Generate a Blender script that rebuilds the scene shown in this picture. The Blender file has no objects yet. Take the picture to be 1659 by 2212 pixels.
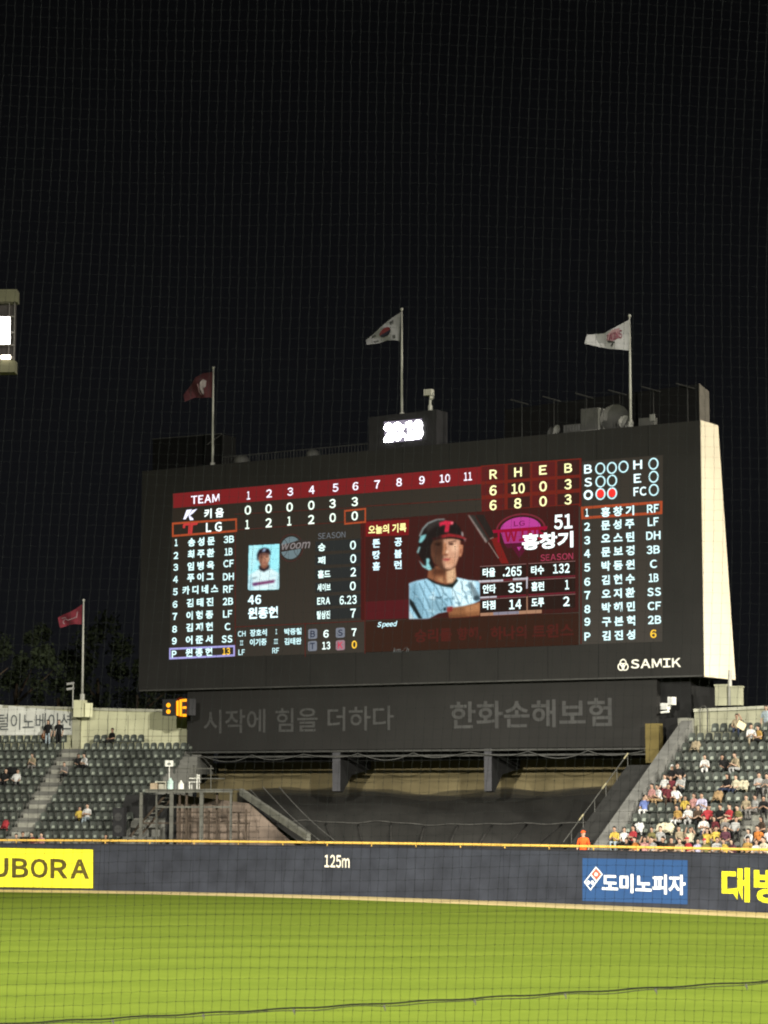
import bpy, math, random
from mathutils import Vector, Matrix
random.seed(7)
S = bpy.context.scene
COL = S.collection
# ------------------------------------------------------------------ camera
W0, H0, FPX, HC, HY = 1659.0, 2212.0, 5400.0, 4.5, 1740.0
PITCH = math.atan((HY - H0 / 2) / FPX)
SP, CP = math.sin(PITCH), math.cos(PITCH)
cam_d = bpy.data.cameras.new('camera')
cam = bpy.data.objects.new('camera', cam_d); COL.objects.link(cam)
cam.location = (0, 0, HC)
cam.rotation_euler = (math.pi / 2 + PITCH, 0, 0)
cam_d.sensor_fit = 'VERTICAL'; cam_d.sensor_height = 36.0; cam_d.sensor_width = 27.0
cam_d.lens = 36.0 * FPX / H0
cam_d.clip_start = 0.1; cam_d.clip_end = 3000
cam_d.dof.use_dof = True; cam_d.dof.focus_distance = 130; cam_d.dof.aperture_fstop = 16
S.camera = cam
S.view_settings.view_transform = 'Standard'
S.view_settings.look = 'None'
S.view_settings.exposure = 0
S.view_settings.gamma = 1
S.cycles.filter_width = 2.0
S.cycles.max_bounces = 5
# ------------------------------------------------------------------ night sky
def lin(c):
    if isinstance(c, str):
        c = c.lstrip('#'); c = [int(c[i:i + 2], 16) for i in (0, 2, 4)]
    return tuple(((v / 255) / 12.92 if v / 255 <= 0.04045 else ((v / 255 + 0.055) / 1.055) ** 2.4) for v in c)
wd = bpy.data.worlds.new('World'); S.world = wd; wd.use_nodes = True
nt = wd.node_tree
bg = nt.nodes['Background']
tc = nt.nodes.new('ShaderNodeTexCoord'); sx = nt.nodes.new('ShaderNodeSeparateXYZ')
nt.links.new(tc.outputs['Generated'], sx.inputs[0])
cr = nt.nodes.new('ShaderNodeValToRGB')
cr.color_ramp.elements[0].position = 0.0; cr.color_ramp.elements[0].color = (0.0068, 0.0072, 0.0086, 1)
cr.color_ramp.elements[1].position = 0.30; cr.color_ramp.elements[1].color = (0.0024, 0.0025, 0.0028, 1)
nt.links.new(sx.outputs['Z'], cr.inputs[0]); nt.links.new(cr.outputs[0], bg.inputs[0])
bg.inputs[1].default_value = 1.0
# ------------------------------------------------------------------ stadium floodlights
def flood(name, loc, aim, power, size, blend, col=(1.0, 0.95, 0.84), rad=1.5):
    l = bpy.data.lights.new(name, 'SPOT'); l.energy = power; l.spot_size = math.radians(size); l.spot_blend = blend
    l.color = col; l.shadow_soft_size = rad
    o = bpy.data.objects.new(name, l); COL.objects.link(o); o.location = loc
    o.rotation_euler = (Vector(aim) - Vector(loc)).to_track_quat('-Z', 'Y').to_euler()
    return o
flood('floodlight_lamp', (-45, -48, 46), (-4, 37, 0), 2.3e6, 56, 1.0)
flood('floodlight_lamp', (45, -48, 46), (4, 37, 0), 2.3e6, 56, 1.0)
for o_ in (flood('floodlight_lamp', (-78, 66, 44), (2, 92, 0), 5.5e5, 32, 0.9), flood('floodlight_lamp', (92, 52, 44), (2, 94, 0), 5.5e5, 32, 0.9)): o_.scale = (2.2, 1, 1)  # side pair added to brighten the far grass, cones stretched sideways
flood('floodlight_lamp', (90, 82, 38), (12, 116, 16), 4.2e5, 60, 1.0, (1.0, 0.94, 0.80))
# ------------------------------------------------------------------ projection helpers (authoring only)
def ray(x, y):
    dx, up = x - W0 / 2, H0 / 2 - y
    return Vector((dx, FPX * CP - up * SP, FPX * SP + up * CP))
CAM = Vector((0, 0, HC))
def at(x, y, Y):
    r = ray(x, y); return CAM + r * (Y / r.y)
def proj(p):
    d = Vector(p) - CAM
    z = d.y * CP + d.z * SP; u = -d.y * SP + d.z * CP
    return W0 / 2 + FPX * d.x / z, H0 / 2 - FPX * u / z
class Plane:
    def __init__(s, O, e1):
        s.O = Vector(O); s.e1 = Vector(e1).normalized(); s.n = Vector((s.e1.y, -s.e1.x, 0))
    def uv(s, x, y, w=0.0):
        r = ray(x, y); o = s.O + s.n * w
        t = (o - CAM).dot(s.n) / r.dot(s.n); p = CAM + r * t
        return (p - s.O).dot(s.e1), p.z
    def pt(s, u, v, w=0.0):
        p = s.O + s.e1 * u + s.n * w
        return Vector((p.x, p.y, v))
    def px(s, x, y, w=0.0):
        u, v = s.uv(x, y, w); return s.pt(u, v, w)
def Z(z, x, y):
    return (z[0] + x / z[2]) / 1.475588, (z[1] + y / z[2]) / 1.475588
zB = (440, 1380, 2.07375); zC = (1120, 1380, 1.24925)
A1 = (520, 1540, 4.6083); A2 = (740, 1660, 3.77045); A3 = (1150, 1600, 4.1475); A4 = (1500, 1440, 4.6083)
A5 = (1500, 1760, 4.1475); A6 = (1820, 1440, 3.45556); A7 = (520, 1880, 5.925); A8 = (1180, 1920, 2.4397)
# ------------------------------------------------------------------ materials
MATS = {}
def M(name, col, rough=0.7, var=0.18, scale=1.5, metal=0.0, bump=0.0, detail=6, stretch=None):
    if name in MATS: return MATS[name]
    m = bpy.data.materials.new(name); m.use_nodes = True; t = m.node_tree
    b = t.nodes['Principled BSDF']
    b.inputs['Specular IOR Level'].default_value = 0.12
    b.inputs['Roughness'].default_value = rough; b.inputs['Metallic'].default_value = metal
    c = lin(col) if isinstance(col, str) else col
    tx = t.nodes.new('ShaderNodeTexCoord'); no = t.nodes.new('ShaderNodeTexNoise')
    no.inputs['Scale'].default_value = scale; no.inputs['Detail'].default_value = detail
    src = tx.outputs['Object']
    if stretch:
        mp = t.nodes.new('ShaderNodeMapping'); mp.inputs['Scale'].default_value = stretch
        t.links.new(src, mp.inputs[0]); src = mp.outputs[0]
    t.links.new(src, no.inputs['Vector'])
    r = t.nodes.new('ShaderNodeValToRGB')
    r.color_ramp.elements[0].position = 0.3; r.color_ramp.elements[1].position = 0.7
    r.color_ramp.elements[0].color = tuple(v * (1 - var) for v in c) + (1,)
    r.color_ramp.elements[1].color = tuple(min(1, v * (1 + var)) for v in c) + (1,)
    t.links.new(no.outputs['Fac'], r.inputs[0]); t.links.new(r.outputs[0], b.inputs['Base Color'])
    if bump:
        bp = t.nodes.new('ShaderNodeBump'); bp.inputs['Strength'].default_value = bump; bp.inputs['Distance'].default_value = 0.05
        t.links.new(no.outputs['Fac'], bp.inputs['Height']); t.links.new(bp.outputs[0], b.inputs['Normal'])
    MATS[name] = m; return m
def E(col, k=1.0):
    key = 'glow_%s_%.2f' % (col, k)
    if key in MATS: return MATS[key]
    m = bpy.data.materials.new(key); m.use_nodes = True; t = m.node_tree
    t.nodes.remove(t.nodes['Principled BSDF'])
    e = t.nodes.new('ShaderNodeEmission'); e.inputs[0].default_value = lin(col) + (1,); e.inputs[1].default_value = k
    t.links.new(e.outputs[0], t.nodes['Material Output'].inputs[0])
    MATS[key] = m; return m
# ------------------------------------------------------------------ mesh builder
WORLD = {}
class MB:
    def __init__(s): s.v = []; s.f = []; s.mi = []; s.marks = []
    def add(s, vs, fs, m=0):
        o = len(s.v); s.v += [Vector(p) for p in vs]
        for f in fs: s.f.append([o + i for i in f]); s.mi.append(m)
    def poly(s, pts, m=0): s.add(pts, [list(range(len(pts)))], m)
    def box(s, o, a, b, c, m=0):
        o, a, b, c = map(Vector, (o, a, b, c))
        vs = [o, o + a, o + a + b, o + b, o + c, o + a + c, o + a + b + c, o + b + c]
        fs = [[0, 3, 2, 1], [4, 5, 6, 7], [0, 1, 5, 4], [1, 2, 6, 5], [2, 3, 7, 6], [3, 0, 4, 7]]
        if a.cross(b).dot(c) < 0: fs = [f[::-1] for f in fs]
        s.add(vs, fs, m)
    def cbox(s, c, sx, sy, sz, ang=0.0, m=0):
        c = Vector(c); ca, sa = math.cos(ang), math.sin(ang)
        ax, ay = Vector((ca, sa, 0)) * sx, Vector((-sa, ca, 0)) * sy
        s.box(c - ax / 2 - ay / 2 - Vector((0, 0, sz / 2)), ax, ay, (0, 0, sz), m)
    def hexa(s, front, back, m=0):
        s.add(list(front) + list(back), [[0, 1, 2, 3], [7, 6, 5, 4], [0, 4, 5, 1], [1, 5, 6, 2], [2, 6, 7, 3], [3, 7, 4, 0]], m)
    def tube(s, pts, r, n=8, m=0, cap=True):
        pts = [Vector(p) for p in pts]; k = len(pts)
        rs = r if isinstance(r, (list, tuple)) else [r] * k
        rings = []; ref = None
        for i, p in enumerate(pts):
            d = (pts[min(i + 1, k - 1)] - pts[max(i - 1, 0)]).normalized()
            if ref is None: ref = Vector((0, 0, 1)) if abs(d.z) < 0.9 else Vector((1, 0, 0))
            a = d.cross(ref).normalized(); b = a.cross(d).normalized()
            rings.append([p + (a * math.cos(2 * math.pi * j / n) + b * math.sin(2 * math.pi * j / n)) * rs[i] for j in range(n)])
        vs = [q for R in rings for q in R]
        fs = [[i * n + j, i * n + (j + 1) % n, (i + 1) * n + (j + 1) % n, (i + 1) * n + j] for i in range(k - 1) for j in range(n)]
        if cap: fs += [list(range(n))[::-1], [(k - 1) * n + j for j in range(n)]]
        s.add(vs, fs, m)
    def ball(s, c, rx, ry, rz, nu=10, nv=6, m=0, v0=0.0, v1=1.0):
        c = Vector(c); vs = []; fs = []
        for i in range(nv + 1):
            th = math.pi * (v0 + (v1 - v0) * i / nv)
            for j in range(nu):
                ph = 2 * math.pi * j / nu
                vs.append(c + Vector((rx * math.sin(th) * math.cos(ph), ry * math.sin(th) * math.sin(ph), rz * math.cos(th))))
        for i in range(nv):
            for j in range(nu):
                fs.append([i * nu + j, (i + 1) * nu + j, (i + 1) * nu + (j + 1) % nu, i * nu + (j + 1) % nu])
        s.add(vs, fs, m)
    def build(s, name, mats, parent=None, loc=None, smooth=False):
        if not isinstance(mats, (list, tuple)): mats = [mats]
        if parent is not None: org = WORLD[parent.name]
        elif loc is not None: org = Vector(loc)
        else:
            xs = [p.x for p in s.v]; ys = [p.y for p in s.v]; zs = [p.z for p in s.v]
            org = Vector(((min(xs) + max(xs)) / 2, (min(ys) + max(ys)) / 2, min(zs)))
        me = bpy.data.meshes.new(name)
        me.from_pydata([tuple(p - org) for p in s.v], [], s.f)
        for m in mats: me.materials.append(m)
        if len(mats) > 1:
            for p, i in zip(me.polygons, s.mi): p.material_index = i
        if smooth:
            for p in me.polygons: p.use_smooth = True
        me.update()
        o = bpy.data.objects.new(name, me); COL.objects.link(o)
        if parent is not None: o.parent = parent
        else: o.location = org
        WORLD[o.name] = org
        return o
def thing(name, label, cat, loc, group=None):
    o = bpy.data.objects.new(name, None); COL.objects.link(o); o.location = loc; o.empty_display_size = 0.2
    WORLD[o.name] = Vector(loc)
    return tag(o, label, cat, group)
def tag(o, label, cat, group=None):
    o['label'] = label; o['category'] = cat
    if group: o['group'] = group
    return o
def structure(o): o['kind'] = 'structure'; return o
# ------------------------------------------------------------------ text as flat meshes, normalised to the unit box
TXT = {}
RAW = {}
def raw_glyphs(body, off, shear):
    k = (body, off, shear)
    if k in RAW: return RAW[k]
    c = bpy.data.curves.new('lettering_source', 'FONT'); c.body = body; c.size = 1; c.offset = off; c.shear = shear
    c.resolution_u = 3; c.fill_mode = 'FRONT'
    o = bpy.data.objects.new('lettering_source', c); COL.objects.link(o)
    dg = bpy.context.evaluated_depsgraph_get()
    me = bpy.data.meshes.new_from_object(o.evaluated_get(dg))
    vs = [(v.co.x, v.co.y) for v in me.vertices]; fs = [list(p.vertices) for p in me.polygons]
    bpy.data.objects.remove(o); bpy.data.curves.remove(c); bpy.data.meshes.remove(me)
    RAW[k] = (vs, fs); return RAW[k]
def glyphs(body, off=0.012, shear=0.0):
    k = (body, off, shear)
    if k in TXT: return TXT[k]
    if all(ord(c) < 128 for c in body):      # wide forms of the same letters share one sans face with the Korean lettering
        vs, fs, x = [], [], 0.0
        for c in body:
            if c == ' ': x += .28; continue
            gv, gf = raw_glyphs(chr(ord(c) + 0xFEE0), off, shear); a, b = min(v[0] for v in gv), max(v[0] for v in gv); n = len(vs)
            vs += [(v[0] - a + x, v[1]) for v in gv]; fs += [[n + i for i in f] for f in gf]; x += b - a + (.10 if shear == 0 else .02)
    else: vs, fs = raw_glyphs(body, off, shear)
    x0, x1 = min(v[0] for v in vs), max(v[0] for v in vs); y0, y1 = min(v[1] for v in vs), max(v[1] for v in vs)
    if y1 - y0 < 0.05: y0 -= 0.3; y1 += 0.3
    vs = [((x - x0) / (x1 - x0) - 0.5, (y - y0) / (y1 - y0) - 0.5) for x, y in vs]
    TXT[k] = (vs, fs); return TXT[k]
def text_on(mb, P, z, body, cx, cy, w, h, wo, off=0.012, shear=0.0, m=0, flip=False):
    """lettering centred at the given place on plane P, w x h its size there, wo how far it stands proud"""
    vs, fs = glyphs(body, off, shear); mb.marks.append((len(mb.v), len(mb.f)))
    x, y = Z(z, cx, cy); hw, hh = w / z[2] / 1.475588 / 2, h / z[2] / 1.475588 / 2
    u, v = P.uv(x, y, wo); ul = P.uv(x - hw, y, wo)[0]; ur = P.uv(x + hw, y, wo)[0]
    vt = P.uv(x, y - hh, wo)[1]; vb = P.uv(x, y + hh, wo)[1]
    mb.add([P.pt(u + (-a if flip else a) * (ur - ul), v + b * (vt - vb), wo) for a, b in vs], fs, m)
def poly_on(mb, P, z, pts, wo, m=0):
    mb.poly([P.px(*Z(z, x, y), wo) for x, y in pts], m)
def ring_on(mb, P, z, cx, cy, rx, ry, th, wo, m=0, a0=0, a1=360, n=28):
    mb.marks.append((len(mb.v), len(mb.f)))
    u, v = P.uv(*Z(z, cx, cy), wo); k = 1 / z[2] / 1.475588
    su = (P.uv(Z(z, cx + rx, cy)[0], Z(z, cx, cy)[1], wo)[0] - u) / rx
    x, y = Z(z, cx, cy); sv = (P.uv(x, y - ry * k, wo)[1] - v) / ry
    vs = []; fs = []
    for i in range(n + 1):
        a = math.radians(a0 + (a1 - a0) * i / n); c, s_ = math.cos(a), math.sin(a)
        vs += [P.pt(u + rx * c * su, v + ry * s_ * sv, wo), P.pt(u + max(0, rx - th) * c * su, v + max(0, ry - th) * s_ * sv, wo)]
    for i in range(n): fs.append([2 * i, 2 * i + 2, 2 * i + 3, 2 * i + 1])
    mb.add(vs, fs, m)
def disc_on(mb, P, z, cx, cy, rx, ry, wo, m=0): ring_on(mb, P, z, cx, cy, rx, ry, max(rx, ry), wo, m)
def frame_on(mb, P, z, q, th, wo, m=0):
    """a thin rectangular outline with corners q (clockwise from the top left)"""
    c = [P.uv(*Z(z, x, y), wo) for x, y in q]
    inn = []
    t = th
    sg = [(1, -1), (-1, -1), (-1, 1), (1, 1)]
    for (u, v), (a, b) in zip(c, sg): inn.append((u + a * t, v + b * t))
    vs = [P.pt(u, v, wo) for u, v in c + inn]
    mb.add(vs, [[i, (i + 1) % 4, 4 + (i + 1) % 4, 4 + i] for i in range(4)], m)
# =================================================================== GROUND
def polyfit2(pts):
    import numpy as np
    a = np.polyfit([p[0] for p in pts], [p[1] for p in pts], 3); return lambda x: float(np.polyval(a, x))
foot = polyfit2([(-80, 1921), (0, 1922.6), (240, 1925), (474, 1928), (829, 1938.5), (1206, 1952), (1659, 1972), (1740, 1976)])
def fence_pt(x):
    r = ray(x, foot(x)); return CAM + r * (-HC / r.z)
FX = [-420, -330, -250, -170, -90] + [-40 + i * 24 for i in range(0, 76)] + [1810, 1880, 1960]
FP = []
for x in FX:
    if x < -80:
        p = fence_pt(-80); q = fence_pt(-20); d = (p - q).normalized(); FP.append(p + d * ((-80 - x) * 0.0245))
    else: FP.append(fence_pt(min(x, 1800)) if x <= 1800 else fence_pt(1800) + (fence_pt(1800) - fence_pt(1760)).normalized() * ((x - 1800) * 0.022))
def fnorm(i):
    d = (FP[min(i + 1, len(FP) - 1)] - FP[max(i - 1, 0)]).normalized(); return Vector((d.y, -d.x, 0))  # towards the field
g = MB(); g.poly([(-700, -150, 0), (700, -150, 0), (700, 900, 0), (-700, 900, 0)])
def grass_mat():
    m = bpy.data.materials.new('outfield_grass'); m.use_nodes = True; t = m.node_tree; b = t.nodes['Principled BSDF']
    b.inputs['Roughness'].default_value = 1.0; b.inputs['Specular IOR Level'].default_value = 0.0
    tx = t.nodes.new('ShaderNodeTexCoord')
    def noise(scale, st, det=5):
        mp = t.nodes.new('ShaderNodeMapping'); mp.inputs['Scale'].default_value = st; t.links.new(tx.outputs['Object'], mp.inputs[0])
        n = t.nodes.new('ShaderNodeTexNoise'); n.inputs['Scale'].default_value = scale; n.inputs['Detail'].default_value = det
        t.links.new(mp.outputs[0], n.inputs['Vector']); return n.outputs['Fac']
    # mown bands that run along the outfield wall
    mp = t.nodes.new('ShaderNodeMapping'); mp.inputs['Rotation'].default_value = (0, 0, math.radians(9)); t.links.new(tx.outputs['Object'], mp.inputs[0])
    wv = t.nodes.new('ShaderNodeTexWave'); wv.bands_direction = 'Y'; wv.inputs['Scale'].default_value = 0.055
    wv.inputs['Distortion'].default_value = 1.6; wv.inputs['Detail'].default_value = 2; wv.inputs['Detail Scale'].default_value = 0.4
    t.links.new(mp.outputs[0], wv.inputs['Vector'])
    n1 = noise(0.16, (0.35, 1, 1)); n2 = noise(2.2, (1, 1, 1), 8); n3 = noise(0.5, (0.12, 1.0, 1), 3)
    def mix(a, bb, f):
        mx = t.nodes.new('ShaderNodeMath'); mx.operation = 'MULTIPLY_ADD'; t.links.new(a, mx.inputs[0]); mx.inputs[1].default_value = f
        if isinstance(bb, float): mx.inputs[2].default_value = bb
        else: t.links.new(bb, mx.inputs[2])
        return mx.outputs[0]
    s_ = mix(wv.outputs['Fac'], mix(n1, mix(n2, mix(n3, 0.0, 0.35), 0.35), 0.3), 0.16)
    r = t.nodes.new('ShaderNodeValToRGB'); r.color_ramp.elements[0].position = 0.3; r.color_ramp.elements[1].position = 0.8
    r.color_ramp.elements[0].color = (0.070, 0.100, 0.0140, 1); r.color_ramp.elements[1].color = (0.118, 0.157, 0.0215, 1)
    t.links.new(s_, r.inputs[0]); t.links.new(r.outputs[0], b.inputs['Base Color'])
    bp = t.nodes.new('ShaderNodeBump'); bp.inputs['Strength'].default_value = 0.5; bp.inputs['Distance'].default_value = 0.03
    t.links.new(n2, bp.inputs['Height']); t.links.new(bp.outputs[0], b.inputs['Normal'])
    return m
structure(g.build('grass_field', grass_mat(), loc=(0, 0, 0)))
tr = MB()
for i in range(len(FP) - 1):
    a, b = FP[i], FP[i + 1]; na, nb = fnorm(i), fnorm(i + 1); k = Vector((0, 0, 0.004))
    tr.poly([a + k, a + na * 3.6 + k, b + nb * 3.6 + k, b + k])
structure(tr.build('warning_track', M('track_sand', (0.50, 0.40, 0.19), 0.95, 0.12, 0.8), loc=(0, 120, 0)))
# =================================================================== OUTFIELD WALL
WALLH = 2.42
wall = thing('outfield_wall', 'long curved navy padded outfield wall with yellow top rail', 'wall', FP[30])
pan = MB(); cop = MB(); rail = MB()
for i in range(len(FP) - 1):
    a, b = FP[i], FP[i + 1]; na, nb = fnorm(i), fnorm(i + 1); d = (b - a)
    gap = 0.006 / max(d.length, .1) if i % 4 == 0 else 0
    a2 = a + d * gap * 3
    pan.hexa([a2, b, b + Vector((0, 0, WALLH)), a2 + Vector((0, 0, WALLH))],
             [a2 - na * .3, b - nb * .3, b - nb * .3 + Vector((0, 0, WALLH)), a2 - na * .3 + Vector((0, 0, WALLH))])
    z0, z1 = Vector((0, 0, WALLH + .002)), Vector((0, 0, WALLH + .06))
    cop.hexa([a + na * .03 + z0, b + nb * .03 + z0, b + nb * .03 + z1, a + na * .03 + z1], [a - na * .34 + z0, b - nb * .34 + z0, b - nb * .34 + z1, a - na * .34 + z1])
navy = M('navy_wall_padding', (0.0245, 0.0275, 0.0365), 0.75, 0.26, 0.9)
pan.build('wall_panel', navy, wall); cop.build('coping', M('dark_coping', (0.02, 0.02, 0.024), 0.6), wall)
rail.tube([p - fnorm(i) * .1 + Vector((0, 0, WALLH + .22)) for i, p in enumerate(FP)], 0.062, 10)
for i in range(0, len(FP), 4): rail.tube([FP[i] - fnorm(i) * .1 + Vector((0, 0, WALLH + .05)), FP[i] - fnorm(i) * .1 + Vector((0, 0, WALLH + .2))], 0.03, 6)
rail.build('top_rail', M('yellow_rail_paint', (0.52, 0.33, 0.07), 0.55, 0.1, 2), wall, smooth=True)
def fence_interp(x):
    return fence_pt(x) if x > -80 else fence_pt(-80) + (fence_pt(-80) - fence_pt(-20)).normalized() * ((-80 - x) * 0.0245)
def on_wall(x, y, off):
    f0 = fence_interp(x); f1 = fence_interp(x + 2); d = (f1 - f0).normalized(); n = Vector((d.y, -d.x, 0))
    f0 = f0 + n * off
    r = ray(x, y); dn = Vector((f0 - CAM)); t = dn.dot(n) / r.dot(n); return CAM + r * t
def wall_quad(mb, x0, x1, yt0, yt1, yb0, yb1, off, n=10, m=0):
    vs = []
    for i in range(n + 1):
        s = i / n; x = x0 + (x1 - x0) * s
        vs += [on_wall(x, yb0 + (yb1 - yb0) * s, off), on_wall(x, yt0 + (yt1 - yt0) * s, off)]
    mb.add(vs, [[2 * i, 2 * i + 2, 2 * i + 3, 2 * i + 1] for i in range(n)], m)
def wall_text(mb, body, x0, x1, yt0, yt1, yb0, yb1, off, bold=0.02, m=0):
    vs, fs = glyphs(body, bold)
    out = []
    for a, b in vs:
        s = a + .5; x = x0 + (x1 - x0) * s; yt = yt0 + (yt1 - yt0) * s; yb = yb0 + (yb1 - yb0) * s
        out.append(on_wall(x, yb + (yt - yb) * (b + .5), off))
    mb.add(out, fs, m)
mk = MB(); wall_text(mk, '125m', 701, 755, 1846, 1847.5, 1873.5, 1875, .012, .018)
mk.build('distance_marking', M('cream_wall_lettering', (0.62, 0.58, 0.48), .6, .06), wall)
mk = MB(); wall_text(mk, '대방', 1559, 1694, 1874, 1876, 1946, 1953, .012, .035)
mk.build('advert_lettering', M('yellow_wall_lettering', (0.60, 0.56, 0.02), .6, .05), wall)
sg = MB(); wall_quad(sg, -150, 200.5, 1829, 1835.5, 1914, 1918.5, .02)
fr = MB()
for (xa, xb, ya, yb, yc, yd) in ((-150, 203, 1827, 1833.5, 1829, 1835.5), (-150, 203, 1914, 1918.5, 1916, 1920.7), (200.5, 203.2, 1833.5, 1833.6, 1920, 1920.4)):
    wall_quad(fr, xa, xb, ya, yb, yc, yd, .024, 6)
t = thing('advertising_sign', 'bright yellow advert panel with dark lettering on outfield wall', 'sign', fence_interp(60))
yel = sg.build('panel', M('yellow_sign_vinyl', (0.66, 0.62, 0.03), .5, .04), t)
fr.build('border', M('sign_border_brown', (0.05, 0.045, 0.015), .6), t)
lt = MB()
for ch_, xa_, xb_ in (('U', -20, 18.6), ('B', 25.7, 61.5), ('O', 66, 103.5), ('R', 108.7, 147), ('A', 151.5, 193)):
    ya_, yb_ = 1853 + xa_ * .018, 1853 + xb_ * .018; wall_text(lt, ch_, xa_, xb_, ya_, yb_, ya_ + 42.5, yb_ + 42.5, .03, .034)
lt.build('lettering', M('sign_lettering_brown', (0.07, 0.055, 0.012), .6), t)
t = thing('advertising_sign', 'blue pizza advert panel with white lettering on outfield wall', 'sign', fence_interp(1370))
D7 = (1780, 2650, 2.48353)
def zw(x, y): return Z(D7, x, y)
sg = MB(); x0, y0 = zw(190, 212); x1, y1 = zw(1022, 228); _, y2 = zw(1022, 578); _, y3 = zw(190, 550)
wall_quad(sg, x0, x1, y0, y1, y3, y2, .02); sg.build('panel', M('blue_sign_vinyl', (0.020, 0.055, 0.145), .5, .05), t)
lt = MB(); a, b = zw(345, 335); c, d = zw(1005, 345); wall_text(lt, '도미노피자', a, c, b, d, zw(0, 478)[1], zw(0, 505)[1], .03, .03)
lt.build('lettering', M('white_sign_lettering', (0.72, 0.73, 0.72), .6, .04), t)
def wall_poly(mb, pts, off, m=0): mb.poly([on_wall(*zw(x, y), off) for x, y in pts], m)
em = MB()
wall_poly(em, [(202, 402), (298, 278), (350, 340), (254, 468)], .028, 0)
wall_poly(em, [(212, 402), (254, 346), (295, 396), (254, 456)], .032, 1)
wall_poly(em, [(260, 338), (298, 290), (341, 340), (301, 388)], .032, 2)
for cx, cy in ((236, 405), (268, 405), (298, 341)):
    wall_poly(em, [(cx + 13 * math.cos(k * .6283), cy + 16 * math.sin(k * .6283)) for k in range(10)], .036, 0)
em.build('emblem', [MATS['white_sign_lettering'], MATS['blue_sign_vinyl'], M('red_emblem_vinyl', (0.42, 0.09, 0.06), .5)], t)
# =================================================================== SCOREBOARD
XL, XR = 303.0, 1516.0
PL, PR = at(XL, 1494, 147.0), at(XR, 1462, 128.0)
B = Plane((PL.x, PL.y, 0), (PR.x - PL.x, PR.y - PL.y, 0))
BN = B.n            # towards the spectators
back = -BN
board = thing('scoreboard', 'huge black stadium scoreboard with lit red and white game screen', 'scoreboard', B.pt(18, 9.6, -2))
black = M('black_cabinet_paint', (0.0185, 0.018, 0.017), .8, .1, .5)
cream = M('cream_side_cladding', (0.66, 0.585, 0.45), .55, .06, .5)
c4 = [B.uv(*p) for p in ((299, 1494), (1521, 1462), (1512.5, 908), (307, 1018))]
f4 = [B.pt(u, v) for u, v in c4]
dep = [3.8, 3.8, 2.1, 2.1]
b4 = [p + back * d for p, d in zip(f4, dep)]
cab = MB(); cab.hexa(f4, b4); cab.build('cabinet', black, board)
side = MB(); o1 = B.e1 * .06
side.hexa([f4[1] + o1 * .1, b4[1] + o1 * .1, b4[2] + o1 * .1, f4[2] + o1 * .1], [f4[1] + o1, b4[1] + o1, b4[2] + o1, f4[2] + o1])
side.build('side_panel', cream, board)
trim = MB()
def strip(mb, u0, v0, u1, v1, w0, th, m=0):
    mb.box(B.pt(u0, v0, w0), B.pt(u1, v1, w0) - B.pt(u0, v0, w0), Vector((0, 0, th)), BN * .05, m)
strip(trim, c4[0][0] + .1, c4[0][1] + .02, c4[1][0] - .1, c4[1][1] + .02, .004, .07)
trim.build('lower_trim', M('grey_metal_trim', (0.05, 0.05, 0.047), .5), board)
mb = MB()
for k_ in range(1, 12):
    s_ = k_ / 12; ub_, ut_ = c4[0][0] + (c4[1][0] - c4[0][0]) * s_, c4[3][0] + (c4[2][0] - c4[3][0]) * s_
    zb_, zt_ = c4[0][1] + (c4[1][1] - c4[0][1]) * s_ + .12, c4[3][1] + (c4[2][1] - c4[3][1]) * s_ - .02
    mb.add([B.pt(ub_, zb_, .003), B.pt(ub_ + .05, zb_, .003), B.pt(ut_ + .05, zt_, .003), B.pt(ut_, zt_, .003)], [[0, 1, 2, 3]])
mb.build('panel_joints', M('joint_black', (.012, .012, .0115), .9), board)
# screen
scr_q = [(373, 1066), (1432, 983), (1431, 1386), (366, 1424)]
D = (0, 0, 1.0 / 1.475588)
def disp(x, y): return x, y
DS = (0.0, 0.0, 0.6777)  # displayed coordinates
DS = (0.0, 0.0, 1 / 1.475588)
smat = bpy.data.materials.new('led_screen'); smat.use_nodes = True
_t = smat.node_tree; _b = _t.nodes['Principled BSDF']; _b.inputs['Base Color'].default_value = (.0125, .012, .011, 1); _b.inputs['Roughness'].default_value = .8
_b.inputs['Emission Color'].default_value = lin('#2a1c12') + (1,); _b.inputs['Emission Strength'].default_value = 0.5
sc = MB(); poly_on(sc, B, DS, scr_q, .02); screen = sc.build('screen', smat, board)
SPLIT = {'inning_digits': 'inning_digit', 'total_digits': 'total_digit', 'count_rings': 'count_ring', 'out_lamps': 'out_lamp', 'batter_result_lettering': 'result_letter', 'count_digits': 'count_digit', 'pitch_count_digits': 'pitch_digit', 'pitcher_record': 'pitcher_record_entry', 'batter_record': 'batter_record_entry', 'umpire_lineup': 'umpire_entry', 'header_lettering': 'header_number'}
def part(name, col, fn, k=1.6, mats=None):
    mb = MB(); fn(mb)
    m = mats or E(col, k if sum(lin(col)) > .9 else 1.0)
    if name not in SPLIT: return mb.build(name, m, screen)
    ends = mb.marks[1:] + [(len(mb.v), len(mb.f))]
    for (v0, f0), (v1, f1) in zip(mb.marks, ends):
        b = MB(); b.add(mb.v[v0:v1], [[i - v0 for i in f] for f in mb.f[f0:f1]]); b.build(SPLIT[name], m, screen)
WHT = '#e4f6f2'; YEL = '#f4f2b0'; GLD = '#e8b83a'
H = B
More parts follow.
